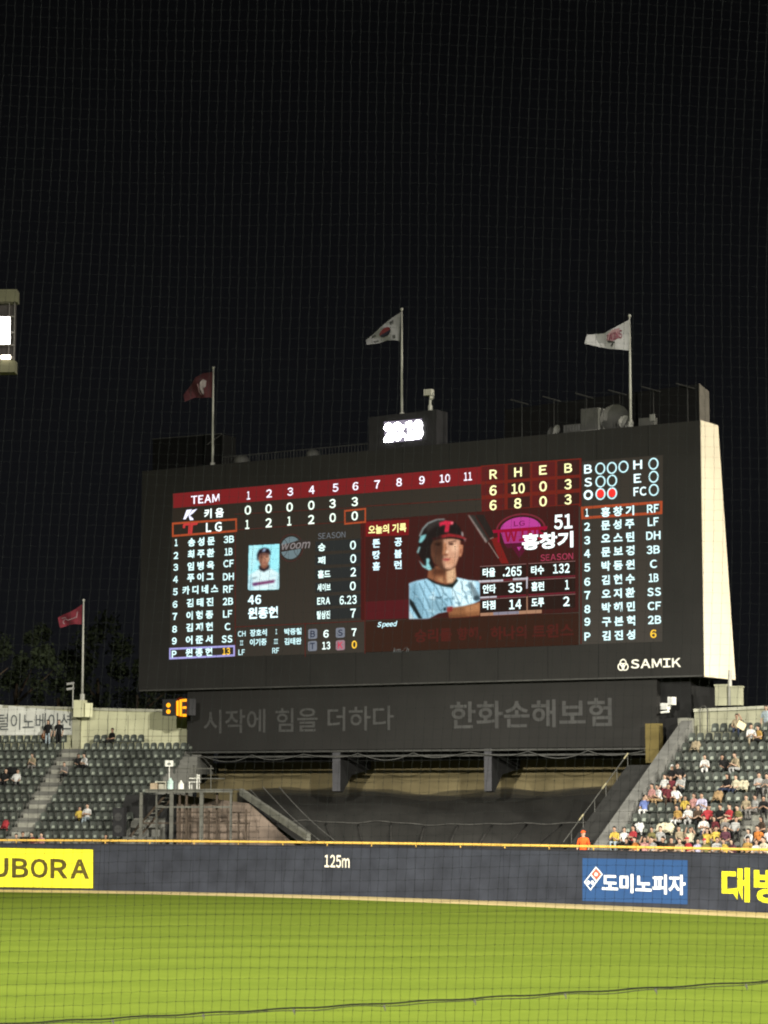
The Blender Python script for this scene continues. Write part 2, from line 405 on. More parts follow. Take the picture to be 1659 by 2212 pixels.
# backdrops
part('header_band', '#7d2425', lambda m: m.poly([H.px(*Z(A1, 145, 155), .03), H.px(*Z(A4, 150, 218), .03), H.px(*Z(A4, 152, 474), .03), H.px(*Z(A1, 148, 366), .03)]))
def cells(m):
    poly_on(m, H, A4, [(150, 205), (1620, 95), (1622, 800), (165, 905)], .026, 0)
    for k, (xa, xb) in enumerate(((165, 500), (545, 870), (905, 1240), (1275, 1600))):
        dark = 1 if k % 2 else 2
        for yc, hh in ((300, 110), (535, 80), (755, 82)):
            s = lambda x: -(x - 150) * .0735
            poly_on(m, H, A4, [(xa, yc + 30 - hh + s(xa)), (xb, yc + 30 - hh + s(xb)), (xb, yc + 30 + hh + s(xb)), (xa, yc + 30 + hh + s(xa))], .032, dark)
part('total_cells', None, cells, mats=[E('#74291f'), E('#402420'), E('#5e2422')])
def card(m):
    poly_on(m, H, A3, [(60, 240), (60, 1560), (-1, 1560), (-1, 240)], .026, 1)
    m.poly([H.px(789, 1124, .028), H.px(1113, 1099, .028), H.px(1113, 1330, .028), H.px(789, 1340, .028)], 0)
    m.poly([H.px(1113, 1099, .0281), H.px(1250, 1090, .0281), H.px(1250, 1322, .0281), H.px(1113, 1330, .0281)], 0)
    m.poly([H.px(789, 1342, .028), H.px(1250, 1324, .028), H.px(1250, 1393, .028), H.px(789, 1409, .028)], 2)
    m.poly([H.px(789, 1300, .031), H.px(886, 1294, .031), H.px(886, 1335, .031), H.px(789, 1339, .031)], 3)
    poly_on(m, H, A3, [(65, 262), (640, 232), (635, 437), (65, 460)], .032, 4)
part('batter_card', None, card, mats=[E('#43221e'), E('#4a1f1c'), E('#3b261d'), E('#562022'), E('#7a1f20')])
def slogan(m):
    text_on(m, H, A8, '승리를', 490, 255, 290, 105, .034, .03); text_on(m, H, A8, '향해,', 770, 245, 190, 105, .034, .03)
    text_on(m, H, A8, '하나의', 1075, 235, 280, 105, .034, .03); text_on(m, H, A8, '트윈스', 1420, 220, 320, 105, .034, .03)
part('slogan_lettering', '#522620', slogan)
def lines(m):
    for q in ([(648, 640), (1507, 575), (1507, 579), (648, 644)], [(645, 1280), (1507, 1240), (1507, 1245), (645, 1285)], [(1103, 1262), (1108, 1262), (1108, 1480), (1103, 1480)],
              [(640, 640), (645, 640), (645, 1480), (640, 1480)], [(1497, 590), (1502, 590), (1502, 1460), (1497, 1460)], [(640, 536), (1507, 488), (1507, 491), (640, 539)]):
        poly_on(m, H, zB, q, .03)
    poly_on(m, H, zC, [(912, 100), (917, 100), (917, 840), (912, 840)], .03)
    poly_on(m, H, zC, [(60, 290), (515, 262), (515, 265), (60, 293)], .03)
part('divider_lines', '#5a251f', lines)
# header and line score
def hdr(m):
    text_on(m, H, A1, 'TEAM', 617, 232, 415, 118, .045, .02)
    for s, x, y in (('1', 730, 413), ('2', 866, 400), ('3', 1006, 388), ('4', 1148, 376), ('5', 1305, 362), ('6', 1437, 352), ('7', 1580, 340)):
        text_on(m, H, zB, s, x, y, 22 if s == '1' else 38, 54, .045, .02)
    for s, x, y, w in (('8', 190, 196, 22), ('9', 281, 188, 22), ('10', 372, 181, 42), ('11', 464, 173, 32)):
        text_on(m, H, zC, s, x, y, w, 33, .045, .02)
part('header_lettering', '#e9e6f2', hdr)
def line_score(m):
    xs1 = ((726, 510), (863, 500), (1002, 490), (1145, 478), (1285, 467), (1432, 454))
    for s, (x, y) in zip('000033', xs1): text_on(m, H, zB, s, x, y, 42, 60, .045, .022)
    for s, (x, y) in zip('121200', ((722, 605), (863, 594), (1000, 582), (1144, 572), (1287, 560), (1432, 548))):
        text_on(m, H, zB, s, x, y, 26 if s == '1' else 42, 60, .045, .022)
part('inning_digits', '#e6f8e8', line_score)
def names(m):
    text_on(m, H, A1, '키 움', 745, 440, 285, 140, .045, .03); text_on(m, H, A1, 'L G', 745, 645, 230, 140, .045, .024)
part('team_lettering', '#eaf8f4', names)
def kmark(m):
    poly_on(m, H, A1, [(345, 395), (425, 385), (330, 530), (295, 532)], .045)
    poly_on(m, H, A1, [(425, 400), (500, 378), (440, 440), (395, 475), (375, 470)], .045)
    poly_on(m, H, A1, [(372, 474), (395, 478), (440, 520), (445, 540), (395, 545)], .045)
part('visitor_emblem', '#dfe0f6', kmark)
def tmark(m):
    poly_on(m, H, A1, [(310, 590), (515, 575), (500, 610), (440, 620), (330, 622), (318, 662), (288, 660), (290, 615)], .045)
    poly_on(m, H, A1, [(372, 624), (438, 618), (425, 745), (365, 752)], .045)
part('home_emblem', '#c8403e', tmark)
for z_, q_, th_ in ((A1, [(130, 580), (1085, 515), (1085, 715), (130, 792)], .12), (zB, [(1362, 510), (1507, 495), (1507, 594), (1362, 607)], .10), (A6, [(110, 605), (1008, 540), (1006, 686), (116, 744)], .14)):
    part('highlight_frame', '#b0502f', lambda m: frame_on(m, H, z_, q_, th_, .04))
part('pitcher_frame', '#8f8cc0', lambda m: frame_on(m, H, A7, [(115, 1100), (1355, 1045), (1355, 1255), (115, 1315)], .11, .04))
AN = ['송 성 문', '최 주 환', '임 병 욱', '푸 이 그', '카 디 네 스', '김 태 진', '이 형 종', '김 재 현', '어 준 서', '원 종 현']
AY = [718, 797, 878, 953, 1035, 1120, 1203, 1283, 1366, 1450]; AO = [725, 810, 888, 968, 1050, 1133, 1213, 1297, 1375, 1462]
AP = (('3B', 600, 703, 68), ('1B', 598, 785, 52), ('CF', 598, 863, 68), ('DH', 597, 950, 72), ('RF', 596, 1032, 66), ('2B', 594, 1113, 68), ('LF', 592, 1196, 60), ('C', 592, 1280, 38), ('SS', 588, 1362, 70))
for i in range(10):
    def away(m):
        text_on(m, H, zB, AN[i], 418 - 1.8 * i, AY[i], 236 if i == 4 else 176, 56, .046, .034)
        text_on(m, H, zB, '123456789P'[i], 252 - 1.5 * i, AO[i], 18 if i == 0 else 31, 46, .046, .03)
        if i < 9: text_on(m, H, zB, AP[i][0], AP[i][1], AP[i][2], AP[i][3], 48, .046, .026)
    part('lineup_row', '#cdeeee', away)
def gold(m):
    text_on(m, H, zB, '13', 583, 1443, 50, 48, .046, .02); text_on(m, H, A2, '0', 1468, 1488, 62, 95, .046, .026); text_on(m, H, A6, '6', 907, 2005, 68, 92, .046, .022)
part('pitch_count_digits', GLD, gold)
# pitcher card
import numpy as np
def picture(name, z, x0, y0, x1, y1, step, bgc, layers, glow=1.0, grain=.05):
    """a photograph shown on the screen: every lamp of the screen is one vertex with its own colour"""
    nx, ny = int((x1 - x0) / step) + 1, int((y1 - y0) / step) + 1
    gx, gy = np.meshgrid(x0 + np.arange(nx) * step, y0 + np.arange(ny) * step)
    img = np.ones((ny, nx, 3)) * np.array(bgc) / 255.0; alpha = np.zeros((ny, nx))
    def blur(a, r):
        n = max(1, int(round(r / step)))
        for _ in range(2):
            p = np.pad(a, n, mode='edge'); c = sum(p[n:-n or None, k:k + a.shape[1]] for k in range(2 * n + 1)) / (2 * n + 1)
            p = np.pad(c, n, mode='edge'); a = sum(p[k:k + a.shape[0], n:-n or None] for k in range(2 * n + 1)) / (2 * n + 1)
        return a
    for L in layers:
        pts, col, bl, op = L[0], L[1], L[2], (L[3] if len(L) > 3 else 1.0)
        clip = alpha.copy() if len(L) > 4 and L[4] else None
        m = np.zeros((ny, nx))
        for ox, oy in ((-.25, -.25), (.25, -.25), (-.25, .25), (.25, .25)):
            X, Y = gx + ox * step, gy + oy * step; ins = np.zeros((ny, nx), bool); k = len(pts)
            for i in range(k):
                (xa, ya), (xb, yb) = pts[i], pts[i - 1]
                if ya == yb: continue
                c = ((ya > Y) != (yb > Y)) & (X < (xb - xa) * (Y - ya) / (yb - ya) + xa); ins ^= c
            m += ins / 4.0
        if bl: m = blur(m, bl * .7)
        m = m * op
        if clip is not None: m = m * clip
        c = np.array(lin(col)) ** (1 / 2.2)
        img = img * (1 - m[..., None]) + c * m[..., None]
        if clip is None: alpha = np.maximum(alpha, m)
    rng = np.random.default_rng(3); img = np.clip(img * (1 + grain * rng.standard_normal((ny, nx, 1)) * (alpha[..., None] > .3)), 0, 1)
    vs = []; idx = {}
    fs = []
    for j in range(ny - 1):
        for i in range(nx - 1):
            if alpha[j:j + 2, i:i + 2].max() > .12:
                q = []
                for a, b in ((j, i), (j + 1, i), (j + 1, i + 1), (j, i + 1)):
                    if (a, b) not in idx: idx[(a, b)] = len(idx); vs.append((a, b))
                    q.append(idx[(a, b)])
                fs.append(q)
    mb = MB(); mb.add([B.px(*Z(z, x0 + b * step, y0 + a * step), .042) for a, b in vs], fs)
    m_ = bpy.data.materials.new('screen_picture'); m_.use_nodes = True; t = m_.node_tree; t.nodes.remove(t.nodes['Principled BSDF'])
    e = t.nodes.new('ShaderNodeEmission'); at_ = t.nodes.new('ShaderNodeAttribute'); at_.attribute_name = 'lamp_colour'; e.inputs[1].default_value = glow
    t.links.new(at_.outputs['Color'], e.inputs[0]); t.links.new(e.outputs[0], t.nodes['Material Output'].inputs[0])
    o = mb.build(name, m_, screen); ca = o.data.color_attributes.new('lamp_colour', 'FLOAT_COLOR', 'POINT')
    flat = np.ones((len(vs), 4))
    for k, (a, b) in enumerate(vs): flat[k, :3] = img[a, b] ** 2.2
    ca.data.foreach_set('color', flat.ravel()); return o
def ell(cx, cy, rx, ry, n=20): return [(cx + rx * math.cos(6.2832 * k / n), cy + ry * math.sin(6.2832 * k / n)) for k in range(n)]
K1 = 1
picture('pitcher_portrait', A2, 186, 276, 576, 842, 7, (40, 34, 30), [
    ([(200, 298), (570, 278), (562, 820), (545, 826), (215, 838), (190, 822)], '#a2f0fc', 0),
    ([(200, 298), (320, 290), (300, 560), (196, 640)], '#c4f8ff', 40, .7, K1),
    ([(192, 660), (330, 572), (440, 560), (566, 632), (562, 818), (545, 824), (215, 836), (190, 820)], '#dffcff', 6, 1, K1),
    ([(192, 720), (235, 640), (262, 835), (192, 830)], '#a9d9e6', 14, .8, K1), ([(530, 640), (566, 640), (562, 818), (520, 822)], '#b6e2ec', 14, .7, K1),
    ([(318, 540), (448, 528), (446, 580), (380, 614), (326, 590)], '#272027', 4, 1, K1),
    ([(335, 470), (440, 460), (432, 545), (385, 582), (340, 555)], '#8f5f4a', 5, 1, K1),
    (ell(382, 440, 68, 92), '#b58268', 5, 1, K1), ([(318, 430), (362, 400), (360, 530), (335, 510)], '#805443', 10, .8, K1), (ell(415, 462, 24, 26), '#cf9f84', 10, .8, K1),
    ([(300, 470), (298, 400), (325, 345), (385, 322), (440, 335), (462, 375), (462, 412), (440, 398), (380, 388), (335, 402), (318, 440), (312, 485)], '#251c22', 4, 1, K1),
    ([(330, 395), (440, 385), (448, 412), (330, 425)], '#5a3a34', 6, .8, K1),
    ([(357, 370), (382, 335), (410, 330), (392, 368)], '#a9c4e8', 3, 1, K1),
    (ell(360, 437, 15, 8), '#38231f', 4, .9, K1), (ell(416, 432, 15, 8), '#38231f', 4, .9, K1), ([(384, 440), (398, 438), (406, 482), (382, 484)], '#8f5f4c', 6, .8, K1), (ell(392, 504, 24, 6), '#7a3f3a', 4, .9, K1),
    ([(240, 748), (515, 708), (505, 744), (250, 784)], '#74305c', 4, .95, K1), ([(262, 752), (300, 744), (300, 772), (262, 778)], '#4b3d7a', 5, .6, K1),
    ([(238, 690), (300, 676), (302, 686), (240, 700)], '#3b4550', 3, .9, K1), ([(455, 665), (520, 652), (520, 660), (457, 674)], '#8fb4bc', 3, .9, K1), ([(440, 790), (510, 778), (510, 790), (445, 802)], '#9fc3ca', 4, .9, K1)], 1.05)
def pname(m):
    text_on(m, H, A2, '46', 268, 948, 158, 112, .046, .028); text_on(m, H, A2, '원종현', 368, 1105, 360, 138, .046, .034)
part('pitcher_name', '#ddfbff', pname)
part('pitcher_heading', '#70757a', lambda m: text_on(m, H, A2, 'SEASON', 1195, 175, 330, 72, .046, .006))
def pl(m):
    for s, x, y, w, h in (('승', 1077, 318, 88, 95), ('패', 1075, 475, 88, 92), ('홀드', 1105, 640, 150, 95), ('세이브', 1103, 800, 158, 92), ('ERA', 1100, 963, 155, 84), ('탈삼진', 1098, 1130, 158, 98)):
        text_on(m, H, A2, s, x, y, w, h, .046, .03)
    for s, x, y, w in (('0', 1452, 292, 70), ('0', 1455, 455, 70), ('2', 1455, 615, 68), ('0', 1450, 783, 70), ('6.23', 1393, 950, 205), ('7', 1453, 1110, 64)):
        text_on(m, H, A2, s, x, y, w, 106, .046, .02)
part('pitcher_record', '#d9f3ee', pl)
def bars(m):
    for y in (345, 510, 675, 840, 1005, 1165): poly_on(m, H, A2, [(1000, y - 95), (1545, y - 130), (1545, y + 2), (1000, y + 25)], .028)
part('record_bars', '#2f3130', bars)
def ump(m):
    for s, x, y, w, h in (('CH', 115, 1358, 92, 66), ('장호석', 315, 1345, 202, 84), ('I', 530, 1333, 16, 58), ('박종철', 730, 1330, 206, 80), ('II', 113, 1468, 36, 56), ('이기중', 313, 1458, 200, 84),
                          ('III', 525, 1450, 46, 56), ('김태완', 730, 1447, 206, 82), ('LF', 113, 1580, 74, 66), ('RF', 523, 1560, 80, 66)):
        text_on(m, H, A2, s, x, y, w, h, .046, .028 if ord(s[0]) > 1000 else .016)
part('umpire_lineup', '#bfe3e6', ump)
def btn(m):
    for cx, cy in ((968, 1360), (1300, 1345), (965, 1505), (1300, 1495)):
        a, b = 54, 60
        pts = []
        for qx, qy in ((1, -1), (1, 1), (-1, 1), (-1, -1)):
            for dx, dy in (((-14 * qx, 0), (0, -14 * qy)) if qx * qy < 0 else ((0, -14 * qy), (-14 * qx, 0))):
                pts.append((cx + qx * a + dx, cy + qy * b + dy - .05 * qx * a))
        poly_on(m, H, A2, pts, .040, 1 if (cx, cy) == (1300, 1495) else 0)
    for s, x, y, k in (('B', 968, 1360, 2), ('S', 1300, 1345, 2), ('T', 965, 1505, 2), ('K', 1300, 1495, 3)): text_on(m, H, A2, s, x, y, 56, 78, .046, .024, m=k)
part('count_buttons', None, btn, mats=[E('#7d828c'), E('#a08088'), E('#2a3044'), E('#d83a58')])
def bs(m):
    for s, x, y, w in (('6', 1128, 1358, 64), ('7', 1465, 1340, 60), ('13', 1130, 1500, 96)): text_on(m, H, A2, s, x, y, w, 92, .046, .022)
part('count_digits', '#e6faf4', bs)
def wlogo(m):
    disc_on(m, H, A2, 705, 325, 122, 135, .030, 0); ring_on(m, H, A2, 705, 325, 152, 168, 10, .030, 1)
    poly_on(m, H, A2, [(575, 300), (830, 225), (945, 245), (915, 310), (800, 340), (575, 378)], .034, 2)
    text_on(m, H, A2, 'woom', 768, 300, 340, 78, .038, .02, .3, m=3)
    for dx in (-42, 42): ring_on(m, H, A2, 705 + dx * 2.6, 325, 74, 110, 6, .036, 2, 110 if dx > 0 else -70, 250 if dx > 0 else 70)
part('round_emblem', None, wlogo, mats=[E('#6f8186'), E('#4c2c29'), E('#3a332f'), E('#8f8786')])
# batter card
def bhead(m):
    text_on(m, H, A3, '오늘의 기록', 350, 353, 500, 118, .046, .026)
part('batter_heading', '#f0ea9c', bhead)
def bl(m):
    for s, x, y in (('뜬', 205, 548), ('공', 495, 530), ('땅', 205, 700), ('볼', 492, 685), ('홈', 205, 848), ('런', 492, 830)): text_on(m, H, A3, s, x, y, 98, 112, .046, .03)
part('batter_result_lettering', '#cdeaf2', bl)
SH = [(638, 1075), (740, 1040), (880, 1012), (1000, 1085), (1160, 1110), (1260, 995), (1430, 1035), (1575, 1045), (1580, 1300), (1480, 1360), (1240, 1420), (1140, 1450), (1030, 1470), (900, 1540), (820, 1545), (640, 1548)]
HEL = [(765, 560), (768, 470), (800, 360), (880, 275), (1000, 230), (1110, 225), (1230, 255), (1310, 330), (1350, 430), (1398, 480), (1386, 532), (1320, 505), (1200, 478), (1060, 488), (960, 510), (925, 580), (925, 720), (980, 870), (930, 900), (880, 860), (800, 760), (742, 665)]
LY = [([(1420, 175), (1500, 170), (1700, 500), (1660, 540)], '#33302c', 4), ([(1415, 172), (1432, 170), (1672, 520), (1655, 545)], '#8d8079', 3),
      (SH, '#9cc9dc', 4), ([(1190, 1120), (1290, 1000), (1430, 1040), (1520, 1050), (1500, 1330), (1240, 1415)], '#d9f6fc', 24, 1, 1), ([(640, 1090), (740, 1050), (860, 1540), (820, 1545), (640, 1300)], '#6f97a8', 40, .8, 1),
      ([(900, 1240), (1120, 1320), (1140, 1450), (1000, 1475), (880, 1540)], '#7ea3b2', 40, .8, 1), ([(1000, 1100), (1150, 1120), (1180, 1300), (1080, 1260)], '#c2e6f2', 40, .7, 1)]
rnd = random.Random(5)
for a, b, c, d in ((760, 1070, 950, 1520), (700, 1180, 890, 1530), (840, 1040, 1070, 1455), (930, 1050, 1160, 1440), (1040, 1090, 1240, 1400), (1300, 1040, 1410, 1340), (1200, 1130, 1300, 1390), (1420, 1060, 1500, 1310)):
    n = 5; L = [(a + (c - a) * k / n + rnd.uniform(-16, 16), b + (d - b) * k / n) for k in range(n + 1)]
    LY.append(([(x, y) for x, y in L] + [(x + 13, y) for x, y in L[::-1]], '#32505f', 4, .75, 1))
for k in range(22):
    x, y = rnd.uniform(680, 1500), rnd.uniform(1080, 1440); w = rnd.uniform(30, 90)
    LY.append(([(x, y), (x + w, y + w * rnd.uniform(-.4, .9)), (x + w * .9, y + w * .5 + 14), (x - 6, y + 16)], rnd.choice(['#5f8798', '#e2fbff', '#4c7080', '#bfe6f2']), 12, .55, 1))
LY += [([(640, 1270), (700, 1330), (815, 1545), (765, 1545), (640, 1345)], '#1d2324', 4, 1, 1), ([(640, 1430), (710, 1548), (640, 1548)], '#b9c9cc', 5, .9, 1), ([(1430, 1060), (1465, 1060), (1575, 1240), (1575, 1290), (1500, 1300)], '#5f7076', 12, .8, 1), (ell(1535, 1270, 40, 35), '#35444a', 10, .9, 1),
       ([(980, 1245), (1040, 1260), (1100, 1240), (1050, 1275), (1000, 1275)], '#23363f', 6, .8, 1),
       ([(870, 1012), (905, 1005), (1010, 1080), (1150, 1100), (1260, 1005), (1290, 1040), (1215, 1135), (1090, 1118), (960, 1070)], '#1c211c', 4),
       ([(880, 1000), (900, 870), (1000, 850), (1250, 840), (1264, 1000), (1215, 1070), (1120, 1088), (1000, 1055)], '#84543a', 5), ([(1125, 890), (1250, 850), (1262, 1000), (1215, 1068), (1140, 1080)], '#d6ad86', 16, .95, 1), ([(930, 880), (1120, 870), (1120, 960), (950, 970)], '#4a2c20', 24, .8, 1), ([(1000, 1000), (1080, 990), (1110, 1075), (1040, 1060)], '#b98a62', 16, .7, 1),
       ([(900, 480), (1320, 470), (1318, 640), (1300, 730), (1262, 840), (1205, 895), (1140, 915), (1070, 895), (960, 800), (900, 640)], '#55382a', 5),
       ([(1092, 490), (1320, 478), (1315, 640), (1300, 725), (1258, 838), (1200, 888), (1120, 880), (1080, 800), (1100, 690)], '#c79679', 16, 1, 1), (ell(1240, 600, 50, 60), '#e3b796', 24, .9, 1), (ell(1190, 790, 60, 50), '#c9926f', 24, .7, 1), (ell(1150, 850, 50, 30), '#d9a988', 18, .7, 1), (ell(985, 640, 60, 90), '#6e4534', 34, .7, 1),
       ([(1095, 540), (1125, 540), (1140, 640), (1160, 690), (1110, 706), (1075, 690), (1085, 620)], '#a8704f', 10, .9, 1), (ell(1140, 660, 22, 26), '#e6bd9e', 10, .8, 1), ([(1085, 690), (1160, 694), (1150, 712), (1095, 712)], '#6e3f30', 8, .8, 1),
       ([(1300, 560), (1352, 570), (1346, 660), (1325, 725), (1298, 725)], '#c08462', 6), (ell(1325, 650, 14, 40), '#8a5440', 10, .8, 1),
       (ell(1195, 556, 36, 14), '#3a241c', 6, .95, 1), ([(1150, 528), (1255, 508), (1258, 522), (1155, 544)], '#3a251d', 7, .8, 1), (ell(1022, 565, 36, 14), '#2c1b15', 7, .9, 1), ([(975, 545), (1070, 535), (1070, 548), (975, 560)], '#2c1b15', 8, .8, 1),
       ([(1082, 752), (1140, 742), (1195, 754), (1150, 782), (1095, 778)], '#b05c52', 6, .95, 1), ([(1082, 758), (1195, 758), (1150, 766)], '#6e2f2a', 4, .9, 1),
       (HEL, '#221c1a', 4), ([(860, 300), (1000, 240), (1110, 232), (1230, 262), (1180, 300), (1000, 300), (880, 400)], '#3a3431', 30, .8, 1), (ell(1010, 610, 70, 110), '#2a1c16', 30, .45, 1),
       ([(1050, 445), (1160, 415), (1310, 440), (1398, 472), (1390, 496), (1300, 474), (1180, 460), (1060, 482)], '#8a2629', 5, 1, 1), ([(940, 480), (1070, 440), (1080, 480), (950, 505)], '#3a1c1a', 12, .8, 1),
       ([(765, 540), (790, 450), (868, 425), (850, 480), (800, 540)], '#7fc0c2', 8, .95), ([(738, 670), (770, 590), (790, 590), (760, 680)], '#9ac8c8', 5, .9), ([(760, 760), (820, 830), (850, 850), (862, 760), (885, 740), (912, 760), (900, 810), (940, 890), (900, 905), (820, 860)], '#8fcdd0', 7, .95), ([(835, 770), (868, 770), (866, 840), (845, 840)], '#1e2422', 5, .9),
       ([(768, 450), (815, 345), (885, 272), (1000, 226), (1110, 220), (1112, 234), (1005, 242), (895, 290), (830, 360), (785, 460)], '#8f9a98', 4, .9), ([(1330, 390), (1350, 400), (1358, 455), (1335, 450)], '#b8aca8', 5, .9), ([(1360, 480), (1396, 482), (1384, 530), (1368, 520)], '#8f5a58', 5, .9),
       ([(1035, 275), (1120, 245), (1225, 260), (1215, 295), (1175, 300), (1160, 400), (1105, 400), (1120, 300), (1070, 310), (1045, 330)], '#c42a42', 3), ([(1195, 262), (1225, 262), (1215, 295), (1190, 296)], '#e07a80', 4, .9, 1),
       ([(1150, 1405), (1380, 1372), (1578, 1322), (1580, 1500), (1400, 1518), (1170, 1530)], '#8a5c3c', 5), ([(1380, 1385), (1578, 1335), (1580, 1440), (1380, 1460)], '#b07c54', 20, .8, 1), ([(1160, 1490), (1400, 1490), (1400, 1530), (1160, 1535)], '#5f3b26', 14, .8, 1),
       ([(1140, 1388), (1215, 1380), (1210, 1440), (1160, 1460), (1130, 1440)], '#8a3430', 5), ([(1090, 1400), (1130, 1390), (1125, 1440), (1095, 1440)], '#1e3038', 6)]
picture('batter_portrait', A3, 630, 165, 1710, 1560, 6.5, (67, 34, 30), LY, 1.22)
def bat2(m):
    poly_on(m, H, A4, [(15, 925), (190, 925), (345, 1210), (270, 1290)], .030, 0); poly_on(m, H, A4, [(300, 1275), (400, 1255), (560, 1640), (445, 1640)], .032, 1)
    poly_on(m, H, A4, [(270, 1275), (335, 1250), (340, 1265), (280, 1290)], .036, 2)
    poly_on(m, H, A4, [(10, 965), (24, 960), (420, 1560), (405, 1570)], .036, 2)
part('bat_picture', None, bat2, mats=[E('#2e2723'), E('#7c2420'), E('#7f6a62')])
def dome(m):
    ring_on(m, H, A4, 735, 1150, 370, 245, 26, .036, 1, 8, 172); ring_on(m, H, A4, 735, 1140, 300, 180, 300, .036, 0, 0, 180)
    poly_on(m, H, A4, [(430, 1150), (1000, 1105), (1000, 1200), (900, 1330), (500, 1350)], .034, 3)
    text_on(m, H, A4, 'LG', 715, 1052, 160, 74, .040, .02, m=2)
    poly_on(m, H, A4, [(320, 1150), (1130, 1090), (1125, 1140), (330, 1195)], .040, 4)
    text_on(m, H, A4, 'TWINS', 725, 1225, 760, 180, .044, .03, m=4)
    poly_on(m, H, A4, [(490, 1350), (760, 1335), (800, 1450), (715, 1560), (610, 1410), (540, 1420)], .036, 5)
    poly_on(m, H, A4, [(680, 1400), (745, 1395), (712, 1455)], .040, 0)
part('club_emblem', None, dome, mats=[E('#c0449a'), E('#7a2e38'), E('#7c1f55'), E('#a83a7c'), E('#9c1634'), E('#5a1c30')])
def bname(m):
    text_on(m, H, A4, '51', 1360, 1027, 270, 215, .052, .03); text_on(m, H, A4, '홍창기', 1130, 1305, 752, 240, .052, .038)
part('batter_name', '#f2fffc', bname)
part('batter_season_heading', '#b0405a', lambda m: text_on(m, H, A4, 'SEASON', 1265, 1545, 480, 96, .046, .008))
def rheb(m):
    for s, x, y in (('R', 335, 330), ('H', 697, 298), ('E', 1063, 268), ('B', 1435, 238)): text_on(m, H, A4, s, x, y, 112, 136, .046, .022)
    for s, x, y, w in (('6', 330, 568, 104), ('10', 697, 540, 196), ('0', 1065, 508, 110), ('3', 1430, 477, 104), ('6', 330, 785, 104), ('8', 693, 757, 108), ('0', 1065, 727, 110), ('3', 1430, 700, 104)):
        text_on(m, H, A4, s, x, y, w, 150, .046, .022)
part('total_digits', YEL, rheb)
def sbox(m):
    for (xl, xr, yl, yr) in ((125, 735, 190, 155), (765, 1385, 152, 118)):
        for k in range(3):
            dy = 218 * k; poly_on(m, H, A5, [(xl, yl + dy + 6), (xr, yr + dy + 6), (xr, yr + dy + 180), (xl, yl + dy + 180)], .060, 0)
            poly_on(m, H, A5, [(xl, yl + dy - 4), (xr, yr + dy - 4), (xr, yr + dy + 4), (xl, yl + dy + 4)], .064, 1)
            if k < 2: poly_on(m, H, A5, [(xl, yl + dy + 186), (xr, yr + dy + 186), (xr, yr + dy + 206), (xl, yl + dy + 206)], .058, 2)
    poly_on(m, H, A5, [(735, 330), (755, 325), (755, 480), (735, 485)], .062, 3); poly_on(m, H, A5, [(738, 590), (755, 575), (755, 770), (738, 770)], .062, 4)
    for q in ([(105, 375), (430, 360), (430, 385), (105, 402)], [(560, 345), (760, 335), (760, 360), (560, 372)], [(125, 590), (345, 578), (345, 600), (125, 612)]): poly_on(m, H, A5, q, .066, 3)
    poly_on(m, H, A5, [(130, 795), (940, 760), (940, 805), (130, 845)], .058, 4); poly_on(m, H, A5, [(300, 795), (640, 778), (640, 815), (300, 832)], .062, 5)
part('record_boxes', None, sbox, mats=[E('#2f211c'), E('#8e6a66'), E('#6e2530'), E('#c8c4cc'), E('#b08468'), E('#8f8a98')])
def brec(m):
    for s, x, y, w in (('타율', 243, 268, 166), ('타수', 885, 237, 170), ('안타', 247, 485, 172), ('홈런', 888, 450, 168), ('타점', 245, 700, 166), ('도루', 888, 665, 166)): text_on(m, H, A5, s, x, y, w, 118, .070, .028)
    for s, x, y, w in (('.265', 550, 255, 245), ('132', 1200, 215, 218), ('35', 588, 470, 182), ('1', 1275, 430, 52), ('14', 590, 690, 160), ('2', 1265, 650, 88)): text_on(m, H, A5, s, x, y, w, 126, .070, .022)
part('batter_record', '#e2fbf8', brec)
def spd(m): text_on(m, H, A3, 'Speed', 350, 1622, 265, 88, .046, .02, .25)
part('speed_lettering', '#c6ecf2', spd)
part('unit_lettering', '#6f7470', lambda m: text_on(m, H, A8, 'km/h', 240, 370, 122, 42, .046, .004, .3))
# ball, strike, out lamps and the home batting order
def cnt(m):
    for s, x, y, w in (('B', 187, 190, 86), ('H', 735, 142, 96), ('S', 188, 335, 84), ('E', 732, 292, 80), ('FC', 760, 436, 142)): text_on(m, H, A6, s, x, y, w, 98, .046, .022)
    ring_on(m, H, A6, 190, 475, 52, 54, 22, .046)
part('count_lettering', '#dcf4f6', cnt)
def rings(m):
    for x, y in ((322, 185), (450, 178), (578, 165), (908, 132), (325, 328), (452, 318), (910, 275), (912, 420), (325, 465), (452, 457)): ring_on(m, H, A6, x, y, 56, 66, 15, .046)
part('count_rings', '#b6dce0', rings)
part('out_lamps', '#f0322c', lambda m: [disc_on(m, H, A6, x, y, 40, 46, .052) for x, y in ((325, 460), (452, 452))])
HN = ['홍 창 기', '문 성 주', '오 스 틴', '문 보 경', '박 동 원', '김 현 수', '오 지 환', '박 해 민', '구 본 혁', '김 진 성']
HNY = [655, 800, 945, 1095, 1250, 1405, 1558, 1710, 1865, 2020]; HO = [670, 825, 975, 1122, 1275, 1432, 1580, 1733, 1872, 2035]
HP = (('RF', 903, 625, 130), ('LF', 905, 770, 120), ('DH', 907, 922, 156), ('3B', 905, 1078, 146), ('C', 910, 1235, 80), ('1B', 910, 1388, 106), ('SS', 915, 1543, 150), ('CF', 918, 1697, 146), ('2B', 920, 1850, 146))
